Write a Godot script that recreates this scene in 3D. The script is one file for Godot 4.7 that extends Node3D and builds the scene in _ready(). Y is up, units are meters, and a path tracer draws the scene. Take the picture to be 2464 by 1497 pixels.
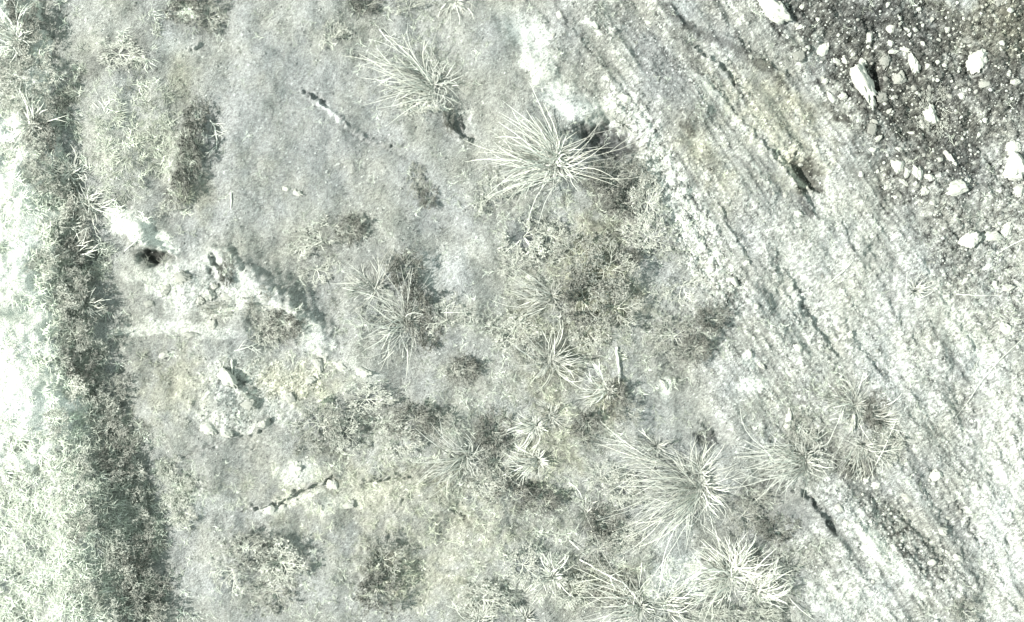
extends Node3D
# A bare sandy gully floor seen from straight above: grass tussocks, grey scrub, pale stones,
# an overgrown bank along the left and a gravelly slope on the right.

const K := 9.0 / 2464.0       # metres per plan unit
const CAM_H := 10.0
const STEP := 3.5
const OX := -300.0
const OY := -300.0
const GW := 876
const GH := 600
enum { HGT, TONE, VEG, GRAV, STRI, YEL }
var F := []
var nz := FastNoiseLite.new()
var nw := FastNoiseLite.new()
var nf := FastNoiseLite.new()
var rng := RandomNumberGenerator.new()
var used := {}
var M := {}

# ---------------------------------------------------------------- helpers
func numbered(called: String) -> String:
	var n: int = used.get(called, 0)
	used[called] = n + 1
	return called if n == 0 else "%s_%03d" % [called, n]

func tag(o: Node, label: String, category: String, group := "", kind := "") -> void:
	if label != "": o.set_meta("label", label)
	if category != "": o.set_meta("category", category)
	if group != "": o.set_meta("group", group)
	if kind != "": o.set_meta("kind", kind)

func part(called: String, mesh: Mesh, mat: Material, parent: Node) -> MeshInstance3D:
	var o := MeshInstance3D.new()
	o.name = called
	o.mesh = mesh
	o.material_override = mat
	parent.add_child(o, true)
	return o

func thing(called: String, label: String, category: String, at: Vector3, group := "") -> Node3D:
	var o := Node3D.new()
	o.name = numbered(called)
	add_child(o, true)
	o.position = at
	tag(o, label, category, group)
	return o

func noise(s: int, f: float, oct: int) -> FastNoiseLite:
	var n := FastNoiseLite.new()
	n.seed = s
	n.noise_type = FastNoiseLite.TYPE_SIMPLEX_SMOOTH
	n.frequency = f
	n.fractal_type = FastNoiseLite.FRACTAL_FBM
	n.fractal_octaves = oct
	return n

# ---- the ground's fields, kept on one plan grid
func blob(fi: int, px: float, py: float, rx: float, ry: float, rot: float, val: float, op := 1, soft := 0.7, warp := 0.35) -> void:
	var f: PackedFloat32Array = F[fi]
	var q := plan(px, py)
	var r := maxf(rx, ry) * 1.35
	var c := cos(deg_to_rad(rot))
	var s := sin(deg_to_rad(rot))
	var i0 := clampi(int((q.x - r - OX) / STEP), 0, GW - 1)
	var i1 := clampi(int((q.x + r - OX) / STEP) + 1, 0, GW - 1)
	var j0 := clampi(int((q.y - r - OY) / STEP), 0, GH - 1)
	var j1 := clampi(int((q.y + r - OY) / STEP) + 1, 0, GH - 1)
	for j in range(j0, j1 + 1):
		var y := OY + j * STEP
		for i in range(i0, i1 + 1):
			var x := OX + i * STEP
			var dx := x - q.x
			var dy := y - q.y
			var u := (dx * c + dy * s) / rx
			var v := (-dx * s + dy * c) / ry
			var d := sqrt(u * u + v * v)
			if d > 1.35: continue
			d += warp * nw.get_noise_2d(x, y)
			var w := 1.0 - smoothstep(1.0 - soft, 1.0, d)
			if w <= 0.0: continue
			var k := j * GW + i
			if op == 0: f[k] += val * w
			elif op == 1: f[k] = lerpf(f[k], val, w)
			else: f[k] *= 1.0 + (val - 1.0) * w
	F[fi] = f

func sided(p: Vector2, pts: Array) -> Vector3:      # distance, signed side (+ right of the way it runs), share along
	var best := 1e9
	var side := 1.0
	var al := 0.0
	for n in pts.size() - 1:
		var a: Vector2 = pts[n]
		var b: Vector2 = pts[n + 1]
		var ab := b - a
		var t := clampf((p - a).dot(ab) / ab.length_squared(), 0.0, 1.0)
		var e := p - a - ab * t
		var d := e.length()
		if d < best:
			best = d
			side = -1.0 if ab.cross(p - a) > 0.0 else 1.0
			al = (n + t) / (pts.size() - 1)
	return Vector3(best, side, al)

func pl(a: Array) -> Array:
	var out := []
	for n in range(0, a.size(), 2): out.append(plan(a[n], a[n + 1]))
	return out

func line(fi: int, a: Array, width: float, val: float, op := 1, warp := 5.0) -> void:
	var f: PackedFloat32Array = F[fi]
	var pts := pl(a)
	var lo := Vector2(1e9, 1e9)
	var hi := -lo
	for p in pts:
		lo = lo.min(p)
		hi = hi.max(p)
	var m := width + warp
	for j in range(clampi(int((lo.y - m - OY) / STEP), 0, GH - 1), clampi(int((hi.y + m - OY) / STEP) + 1, 0, GH - 1) + 1):
		for i in range(clampi(int((lo.x - m - OX) / STEP), 0, GW - 1), clampi(int((hi.x + m - OX) / STEP) + 1, 0, GW - 1) + 1):
			var p := Vector2(OX + i * STEP, OY + j * STEP)
			var w0 := Vector2(nw.get_noise_2d(p.x * 1.7, p.y * 1.7), nw.get_noise_2d(p.x * 1.7 + 900.0, p.y * 1.7)) * warp * 2.0
			var r := sided(p + w0, pts)
			if r.x > width: continue
			var w := (1.0 - smoothstep(0.3, 1.0, r.x / width)) * smoothstep(0.0, 0.12, r.z) * (1.0 - smoothstep(0.88, 1.0, r.z))
			var k := j * GW + i
			if op == 0: f[k] += val * w
			elif op == 1: f[k] = lerpf(f[k], val, w)
			else: f[k] *= 1.0 + (val - 1.0) * w
	F[fi] = f

# a step in the ground: it falls away to the right of the line (looking along it) and climbs back over `back`; the lip stands up over `lip`
func scarp(a: Array, drop: float, back: float, lip := 18.0, warp := 6.0) -> void:
	var f: PackedFloat32Array = F[HGT]
	var pts := pl(a)
	if a[0] > 1640 and a[0] < 1800 or a[0] > 2000 or a[0] < 1570 and a[0] > 1320: drop *= 0.4
	var lo := Vector2(1e9, 1e9)
	var hi := -lo
	for p in pts:
		lo = lo.min(p)
		hi = hi.max(p)
	var m := maxf(back, lip) + warp
	for j in range(clampi(int((lo.y - m - OY) / STEP), 0, GH - 1), clampi(int((hi.y + m - OY) / STEP) + 1, 0, GH - 1) + 1):
		for i in range(clampi(int((lo.x - m - OX) / STEP), 0, GW - 1), clampi(int((hi.x + m - OX) / STEP) + 1, 0, GW - 1) + 1):
			var p := Vector2(OX + i * STEP, OY + j * STEP)
			var w0 := Vector2(nw.get_noise_2d(p.x * 2.0, p.y * 2.0 + 400.0), nw.get_noise_2d(p.x * 2.0 + 700.0, p.y * 2.0)) * warp * 2.0
			var r := sided(p + w0, pts)
			var sd := r.x * r.y
			var e := smoothstep(0.0, 0.18, r.z) * (1.0 - smoothstep(0.82, 1.0, r.z))
			var k := j * GW + i
			if sd < 0.0:
				if -sd < lip: f[k] += drop * 0.45 * e * (1.0 - smoothstep(0.0, lip, -sd))
			elif sd < back:
				f[k] += e * drop * (0.45 - 1.45 * smoothstep(0.0, 5.0, sd)) * (1.0 - smoothstep(back * 0.15, back, sd))
	F[HGT] = f

func at_field(fi: int, q: Vector2) -> float:
	var f: PackedFloat32Array = F[fi]
	var x := clampf((q.x - OX) / STEP, 0.0, GW - 1.001)
	var y := clampf((q.y - OY) / STEP, 0.0, GH - 1.001)
	var i := int(x)
	var j := int(y)
	var k := j * GW + i
	return lerpf(lerpf(f[k], f[k + 1], x - i), lerpf(f[k + GW], f[k + GW + 1], x - i), y - j)

# survey point -> plan point, the ground's height counted in (the survey was taken from CAM_H)
func plan(px: float, py: float) -> Vector2:
	var q := Vector2(px, py)
	var c := Vector2(1232.0, 748.5)
	for n in 4:
		var h := at_field(HGT, q)
		q = c + (Vector2(px, py) - c) * (CAM_H - h) / CAM_H
	return q

func ground_at(q: Vector2) -> Vector3:
	return Vector3((q.x - 1232.0) * K, at_field(HGT, q), (q.y - 748.5) * K)

func spot(px: float, py: float) -> Vector3:
	return ground_at(plan(px, py))

func height_at(x: float, z: float) -> float:
	return at_field(HGT, Vector2(x / K + 1232.0, z / K + 748.5))

# ---- meshes
func grey(v: float, warm := 0.0) -> Color:
	return Color(v * (0.965 + warm), v, v * (0.92 - warm * 1.6))

func soil(v: float, yellow: float) -> Color:     # cool grey silt to yellowish earth
	return Color(v * lerpf(0.94, 0.98, yellow), v, v * lerpf(1.0, 0.82, yellow))

func ribbon(st: SurfaceTool, pts: Array, w: float, col: Color, keel := 0.35) -> void:   # a tapering leaf, folded along its keel
	var n := pts.size()
	var prev := []
	for i in n:
		var p: Vector3 = pts[i]
		var d: Vector3 = ((pts[mini(i + 1, n - 1)] as Vector3) - (pts[maxi(i - 1, 0)] as Vector3)).normalized()
		var s := d.cross(Vector3.UP)
		s = Vector3.RIGHT if s.length() < 0.01 else s.normalized()
		var up := s.cross(d).normalized()
		var t := float(i) / (n - 1)
		var ww := w * 0.5 * (0.65 + 0.5 * sin(minf(t * 2.4, 1.57))) * (1.0 - pow(t, 2.2)) + 0.0008
		var row := [p - s * ww, p - up * ww * keel, p + s * ww]
		if i > 0:
			for e in 2:
				for v in [prev[e], row[e], row[e + 1], prev[e], row[e + 1], prev[e + 1]]:
					st.set_color(col)
					st.add_vertex(v)
		prev = row

func tube(st: SurfaceTool, pts: Array, r0: float, r1: float, col: Color, sides := 5) -> void:
	var n := pts.size()
	var prev := []
	for i in n:
		var p: Vector3 = pts[i]
		var d: Vector3 = ((pts[mini(i + 1, n - 1)] as Vector3) - (pts[maxi(i - 1, 0)] as Vector3)).normalized()
		var s := d.cross(Vector3(0.13, 0.95, 0.28)).normalized()
		var u := d.cross(s).normalized()
		var r := lerpf(r0, r1, float(i) / (n - 1))
		var row := []
		for k in sides:
			var a := TAU * k / sides
			row.append(p + (s * cos(a) + u * sin(a)) * r)
		if i > 0:
			for k in sides:
				var k2 := (k + 1) % sides
				for v in [prev[k], row[k], row[k2], prev[k], row[k2], prev[k2]]:
					st.set_color(col)
					st.add_vertex(v)
		prev = row
	for k in range(1, sides - 1):
		for v in [prev[0], prev[k + 1], prev[k]]:
			st.set_color(col)
			st.add_vertex(v)

func begin() -> SurfaceTool:
	var st := SurfaceTool.new()
	st.begin(Mesh.PRIMITIVE_TRIANGLES)
	return st

func finish(st: SurfaceTool) -> ArrayMesh:
	st.generate_normals()
	return st.commit()

func ico(level: int) -> Array:          # [points, faces]
	var t := (1.0 + sqrt(5.0)) / 2.0
	var v := []
	for s in [[-1, t, 0], [1, t, 0], [-1, -t, 0], [1, -t, 0], [0, -1, t], [0, 1, t], [0, -1, -t], [0, 1, -t], [t, 0, -1], [t, 0, 1], [-t, 0, -1], [-t, 0, 1]]:
		v.append(Vector3(s[0], s[1], s[2]).normalized())
	var f := []
	for s in ["0 11 5", "0 5 1", "0 1 7", "0 7 10", "0 10 11", "1 5 9", "5 11 4", "11 10 2", "10 7 6", "7 1 8", "3 9 4", "3 4 2", "3 2 6", "3 6 8", "3 8 9", "4 9 5", "2 4 11", "6 2 10", "8 6 7", "9 8 1"]:
		var w := (s as String).split(" ")
		f.append([int(w[0]), int(w[1]), int(w[2])])
	for n in level:
		var mid := {}
		var g := []
		for tri in f:
			var m := []
			for e in 3:
				var a: int = tri[e]
				var b: int = tri[(e + 1) % 3]
				var key := mini(a, b) * 100000 + maxi(a, b)
				if not mid.has(key):
					mid[key] = v.size()
					v.append(((v[a] as Vector3) + (v[b] as Vector3)).normalized())
				m.append(mid[key])
			g.append([tri[0], m[0], m[2]])
			g.append([tri[1], m[1], m[0]])
			g.append([tri[2], m[2], m[1]])
			g.append([m[0], m[1], m[2]])
		f = g
	return [v, f]

func stone_mesh(seed_: int, level: int, cuts: int, rough: float, col: Color) -> ArrayMesh:   # a broken stone of unit radius: a ball cut by planes, edges worn
	var r := RandomNumberGenerator.new()
	r.seed = seed_
	var b := ico(level)
	var planes := []
	for n in cuts:
		planes.append([Vector3(r.randfn(), r.randfn(), r.randfn()).normalized(), r.randf_range(0.55, 0.86)])
	var st := begin()
	var v := []
	for p in b[0]:
		var q: Vector3 = p
		q *= 1.0 + rough * nz.get_noise_3d(q.x * 90.0 + seed_ * 31.0, q.y * 90.0, q.z * 90.0)
		for c in planes:
			var n: Vector3 = c[0]
			var over := q.dot(n) - float(c[1])
			if over > 0.0: q -= n * over * 0.92
		q *= 1.0 + rough * 0.35 * nz.get_noise_3d(q.x * 260.0, q.y * 260.0 + seed_ * 17.0, q.z * 260.0)
		v.append(q)
	for t in b[1]:
		var tone := r.randf_range(0.93, 1.05)
		for e in [0, 2, 1]:
			st.set_color(Color(col.r * tone, col.g * tone, col.b * tone))
			st.add_vertex(v[t[e]])
	var me := finish(st)
	return me

func mat_of(rough: float, tex := "", bump := "", scale := 1.0, bump_k := 1.0) -> StandardMaterial3D:
	var m := StandardMaterial3D.new()
	m.vertex_color_use_as_albedo = true
	m.roughness = rough
	m.metallic_specular = 0.25
	m.cull_mode = BaseMaterial3D.CULL_DISABLED
	if tex != "": m.albedo_texture = M[tex]
	if bump != "":
		m.normal_enabled = true
		m.normal_texture = M[bump]
		m.normal_scale = bump_k
	if tex != "" or bump != "":
		m.uv1_triplanar = true
		m.uv1_world_triplanar = true
		m.uv1_scale = Vector3.ONE * scale
	return m

func grain(s: int, freq: float, lo: float, as_normal := false) -> NoiseTexture2D:
	var t := NoiseTexture2D.new()
	t.width = 1024
	t.height = 1024
	t.seamless = true
	var n := noise(s, freq, 3)
	t.noise = n
	if as_normal:
		t.as_normal_map = true
		t.bump_strength = 6.0
	else:
		var g := Gradient.new()
		g.offsets = PackedFloat32Array([0.0, 0.3, 0.5, 0.7, 1.0])
		g.colors = PackedColorArray([Color(lo, lo, lo), Color(lo + 0.14, lo + 0.14, lo + 0.14), Color(0.82, 0.82, 0.82), Color(0.95, 0.95, 0.95), Color(1, 1, 1)])
		t.color_ramp = g
	return t

# ---------------------------------------------------------------- plants
func blade_path(phi: float, length: float, e0: float, bend: float, base: Vector3, floor_y := true, drift := 0.0) -> Array:
	var pts := [base]
	var p := base
	var n := 7
	var el := e0
	var az := phi
	for i in n:
		p += Vector3(cos(az) * cos(el), sin(el), sin(az) * cos(el)) * length / n
		if floor_y: p.y = maxf(p.y, 0.012)
		el -= bend / n * (0.5 + float(i) / n)
		az += rng.randfn() * 0.06 + drift / n
		pts.append(p)
	return pts

# dir = middle bearing of the blades on the plan (0 right, 90 down), fan = half their spread, reach in plan units
func tussock(px: float, py: float, dir: float, fan: float, reach: float, n: int, tone: float, width: float, label: String, stiff := 0.5, called := "grass_tussock") -> Node3D:
	var at := spot(px, py)
	tone *= 0.9
	width *= 0.6
	reach *= 0.92
	var t := thing(called, label, "grass tussock", at, "grass tussocks on the gully floor")
	# the tight butt of old leaf bases the blades grow from
	var st := begin()
	for k in 26:
		var a := rng.randf() * TAU
		var r := rng.randf() * 0.035
		ribbon(st, blade_path(a, rng.randf_range(0.06, 0.13), rng.randf_range(0.7, 1.5), 0.6, Vector3(cos(a) * r, -0.01, sin(a) * r)), 0.011, grey(tone * rng.randf_range(0.5, 0.95)))
	part("crown", finish(st), M.straw, t)
	var dead := begin()                # dead thatch lying flat round the butt
	for k in int(n * 0.8):
		var a := deg_to_rad(dir + 180.0 * rng.randf_range(-1.0, 1.0))
		var r := rng.randf_range(0.0, 0.25) * reach * K
		ribbon(dead, blade_path(a + rng.randfn() * 0.7, rng.randf_range(0.1, 0.35) * reach * K, rng.randf_range(-0.05, 0.3), 0.2, Vector3(cos(a) * r, 0.012 + rng.randf() * 0.02, sin(a) * r), true, rng.randfn() * 0.8), width * 0.6, grey(tone * rng.randf_range(0.55, 1.05)))
	part("thatch", finish(dead), M.straw, t).set_meta("kind", "stuff")
	var fine := begin()
	var strands := 4 + int(n / 11.0)
	var heads := []
	for k in strands:
		heads.append([deg_to_rad(dir + fan * clampf(rng.randfn() * 0.55, -1.1, 1.1)), rng.randf_range(0.5, 1.0), rng.randfn() * 0.35, clampf(rng.randfn() * 0.3 + stiff + 0.2, 0.1, 1.3), rng.randf_range(0.8, 1.15)])
	var ca := deg_to_rad(dir + rng.randf_range(40.0, 140.0))
	var core := Vector3(cos(ca), 0.0, sin(ca)) * reach * K * 0.2     # the butts stand in a row, not on one point
	var single := mini(24, int(n * 0.28))
	for k in n:
		var h: Array = heads[k % strands]
		var phi: float = h[0]
		var drift: float = h[2] + rng.randfn() * 0.12
		var lim: float = h[1]
		var e0: float = h[3]
		var off := rng.randfn() * 0.2
		phi += off
		drift -= off * 1.3              # blades of one strand run together towards the tip
		if rng.randf() < 0.3:
			phi = deg_to_rad(dir + fan * 1.2 * rng.randf_range(-1.0, 1.0))
			drift = rng.randfn() * 0.6
			e0 = clampf(rng.randfn() * 0.35 + stiff + 0.25, 0.1, 1.45)
		var length: float = reach * K * lim * rng.randf_range(0.75, 1.1) * 1.15
		if rng.randf() < 0.45: length *= rng.randf_range(0.25, 0.7)
		var base := Vector3(cos(phi), 0.0, sin(phi)) * rng.randf_range(0.0, 0.1) + core * rng.randf_range(-1.0, 1.0) + Vector3(rng.randfn() * 0.02, -0.008, rng.randfn() * 0.02)
		var path := blade_path(phi, length, e0, e0 + rng.randf_range(-0.3, 0.6), base, true, drift)
		var c := grey(clampf(tone * float(h[4]) * rng.randf_range(0.6, 1.15) + (0.24 if rng.randf() < 0.2 else 0.0), 0.05, 0.86), rng.randf_range(-0.01, 0.02))
		if rng.randf() < 0.14: c = grey(tone * 0.3)
		if k < single:
			var s2 := begin()
			ribbon(s2, path, width * rng.randf_range(0.8, 1.25), c)
			part("blade", finish(s2), M.straw, t)
		else:
			ribbon(fine, path, width * rng.randf_range(0.4, 0.8), c)
		if rng.randf() < 0.3:           # a finer side blade leaves part of the way up
			ribbon(fine, blade_path(phi + drift * 0.4 + (0.5 if rng.randf() < 0.5 else -0.5), length * 0.4, 0.2, 0.5, path[4]), width * 0.45, c)
	var f := part("fine_blades", finish(fine), M.straw, t)
	f.set_meta("kind", "stuff")
	return t

func grow(st: SurfaceTool, leaves: Array, p: Vector3, az: float, el: float, length: float, r: float, level: int, col: Color) -> void:
	var pts := [p]
	var n := 4
	for i in n:
		p += Vector3(cos(az) * cos(el), sin(el), sin(az) * cos(el)) * length / n
		az += rng.randfn() * 0.22
		el = clampf(el + rng.randfn() * 0.16 - 0.03, -0.25, 1.5)
		pts.append(p)
		if level > 0 and i >= 1:
			for side in [-1, 1]:
				if rng.randf() < 0.8:
					grow(st, leaves, p, az + side * rng.randf_range(0.35, 1.0), el + rng.randf_range(-0.35, 0.3), length * rng.randf_range(0.38, 0.62), r * 0.55, level - 1, col)
		if level == 0: leaves.append([p, az, el])
	tube(st, pts, r, r * 0.45, col, 3)

func shrub_proto(seed_: int, stems: int, leafy: float, leaf_tone: float, stem_tone: float) -> Node3D:  # unit radius
	rng.seed = seed_
	var t := Node3D.new()
	var leaves := []
	for s in stems:
		var st := begin()
		grow(st, leaves, Vector3(rng.randfn() * 0.05, -0.03, rng.randfn() * 0.05), TAU * (s + rng.randf() * 0.7) / stems, rng.randf_range(0.3, 1.15), rng.randf_range(0.7, 1.0), 0.022, 2, soil(stem_tone * rng.randf_range(0.7, 1.2), 0.6))
		part("stem", finish(st), M.straw, t)
	var lf := begin()
	for l in leaves:
		var clump := nz.get_noise_3dv((l[0] as Vector3) * 120.0 + Vector3.ONE * seed_ * 7.0)
		if rng.randf() > leafy + clump * 0.9: continue
		for q in 2:
			var p: Vector3 = l[0] + Vector3(rng.randfn(), rng.randfn(), rng.randfn()) * 0.025
			var az: float = l[1] + rng.randfn() * 1.0
			var el: float = l[2] + rng.randfn() * 0.6
			var d := Vector3(cos(az) * cos(el), sin(el), sin(az) * cos(el)) * rng.randf_range(0.07, 0.14)
			ribbon(lf, [p, p + d * 0.5 + Vector3(0, 0.008, 0), p + d], rng.randf_range(0.035, 0.06), soil(leaf_tone * rng.randf_range(0.6, 1.6), 0.55), 0.3)
	part("foliage", finish(lf), M.leaf, t).set_meta("kind", "stuff")
	return t

var protos := []
func shrub(px: float, py: float, rx: float, ry: float, h: float, kind: int, label: String, group := "grey scrub on the gully floor", rot := -1.0) -> void:
	var t: Node3D = protos[kind].duplicate()
	t.name = numbered("scrub_shrub")
	add_child(t, true)
	t.position = spot(px, py)
	t.rotation.y = rng.randf() * TAU if rot < 0.0 else deg_to_rad(rot)
	var a := rx * K * 1.12
	var b := ry * K * 1.12
	if rx != ry and rot < 0.0: t.rotation.y = (PI if rng.randf() < 0.5 else 0.0) + rng.randfn() * 0.08
	t.scale = Vector3(a, h * 0.72, b)
	tag(t, label, "shrub", group)

var stone_n := 0
func stone(px: float, py: float, sx: float, sy: float, rot: float, tone: float, label: String, called := "stone", group := "pale stones on the gravel slope", level := 3, flat := 0.55) -> void:
	stone_n += 1
	var o := MeshInstance3D.new()
	o.name = numbered(called)
	o.mesh = stone_mesh(stone_n * 13 + 5, level, 9, 0.6 if called != "soil_clod" else 0.6, grey(tone * 0.92, 0.004))
	o.material_override = M.stone
	add_child(o, true)
	var at := spot(px, py)
	var h := (sx + sy) * 0.5 * K * 0.5 * flat * 1.25
	o.position = at + Vector3(0, h * 0.2, 0)
	o.rotation.y = deg_to_rad(-rot)
	o.scale = Vector3(sx * 0.62 * K, h, sy * 0.62 * K)
	tag(o, label, "boulder" if called == "boulder" else "soil clod" if called == "soil_clod" else "stone", group)

func stick(pts2: Array, r: float, lift: float, tone: float, label: String, called := "dry_stick", twigs := 0) -> void:
	var at := spot(pts2[0], pts2[1])
	var t := thing(called, label, "stick" if called == "dry_stick" else "grass stem" if called == "dry_straw" else "dead branch", at)
	var pts := []
	for n in range(0, pts2.size() - 2, 2):
		for k in 6:
			var s := k / 6.0
			var p := spot(lerpf(pts2[n], pts2[n + 2], s), lerpf(pts2[n + 1], pts2[n + 3], s))
			var along := (n * 0.5 + s) / (pts2.size() * 0.5 - 1.0)
			pts.append(p - at + Vector3(rng.randfn() * r * 0.3, r * 0.7 + lift * sin(PI * minf(along * 0.9 + 0.05, 1.0)), rng.randfn() * r * 0.3))
	var q := spot(pts2[pts2.size() - 2], pts2[pts2.size() - 1])
	pts.append(q - at + Vector3(0, r * 0.7 + lift * 0.3, 0))
	var st := begin()
	tube(st, pts, r, r * 0.45, grey(tone), 6)
	part("main_stem", finish(st), M.straw, t)
	for k in twigs:
		var i := rng.randi_range(int(pts.size() * 0.2), pts.size() - 2)
		var d: Vector3 = (pts[i + 1] as Vector3) - (pts[i - 1] as Vector3)
		var az := atan2(d.z, d.x) + (1.0 if k % 2 == 0 else -1.0) * rng.randf_range(0.5, 1.1)
		var tw := begin()
		var len2 := rng.randf_range(0.07, 0.15)
		var tp := blade_path(az, len2, 0.25, 0.4, pts[i], false)
		tube(tw, tp, r * 0.5, r * 0.25, grey(tone * rng.randf_range(0.8, 1.1)), 4)
		var tp2 := blade_path(az + (0.7 if k % 3 == 0 else -0.7), len2 * 0.6, 0.2, 0.3, tp[3], false)
		tube(tw, tp2, r * 0.35, r * 0.2, grey(tone), 4)
		part("side_twig", finish(tw), M.straw, t)

# ---------------------------------------------------------------- scene
func _ready() -> void:
	var cam := Camera3D.new()
	cam.name = "camera"
	cam.fov = rad_to_deg(2.0 * atan(9.0 * 622.0 / 1024.0 * 0.5 / CAM_H))
	cam.near = 0.1
	cam.far = 400.0
	add_child(cam)
	cam.position = Vector3(0, CAM_H, 0)
	cam.rotation = Vector3(-PI / 2, 0, 0)
	cam.current = true
	var sky_m := ProceduralSkyMaterial.new()
	sky_m.sky_top_color = Color(0.64, 0.70, 0.68)
	sky_m.sky_horizon_color = Color(0.855, 0.88, 0.85)
	sky_m.ground_bottom_color = Color(0.5, 0.5, 0.48)
	sky_m.ground_horizon_color = Color(0.8, 0.81, 0.79)
	sky_m.sun_angle_max = 12.0
	var sky := Sky.new()
	sky.sky_material = sky_m
	var env := Environment.new()
	env.background_mode = Environment.BG_SKY
	env.sky = sky
	env.tonemap_mode = Environment.TONE_MAPPER_LINEAR
	env.tonemap_exposure = 2.3
	env.sdfgi_enabled = true
	env.ssao_enabled = true
	env.ssil_enabled = true
	var we := WorldEnvironment.new()
	we.name = "world_environment"
	we.environment = env
	add_child(we)
	var sun := DirectionalLight3D.new()
	sun.name = "sun"
	sun.light_energy = 1.4
	sun.light_color = Color(1.0, 0.98, 0.95)
	sun.light_angular_distance = 0.6
	sun.shadow_enabled = true
	add_child(sun)
	sun.look_at_from_position(Vector3.ZERO, Vector3(1.0, -0.92, -0.12))

	rng.seed = 7
	nz = noise(3, 0.02, 2)
	nw = noise(11, 0.02, 3)
	nf = noise(21, 0.06, 4)
	M.grain = grain(5, 0.19, 0.34)
	M.grain_fine = grain(6, 0.3, 0.45)
	M.bumps = grain(7, 0.16, 0.5, true)
	M.ground = mat_of(0.96, "grain", "bumps", 0.62, 0.8)
	M.stone = mat_of(0.85, "grain_fine", "bumps", 1.3, 0.6)
	M.pebbles = []
	for v in [0.38, 0.5, 0.66, 0.78]:
		var pm: StandardMaterial3D = M.stone.duplicate()
		pm.albedo_color = grey(v, 0.004).linear_to_srgb()
		M.pebbles.append(pm)
	M.straw = mat_of(0.75)
	M.leaf = mat_of(0.8)
	M.straw.backlight_enabled = true
	M.straw.backlight = Color(0.2, 0.2, 0.18)

	build_fields()
	build_ground()
	build_gravel()
	build_litter()
	build_stones()
	build_shrubs()
	build_tussocks()
	build_sticks()
	print("objects ", get_child_count())

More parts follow.
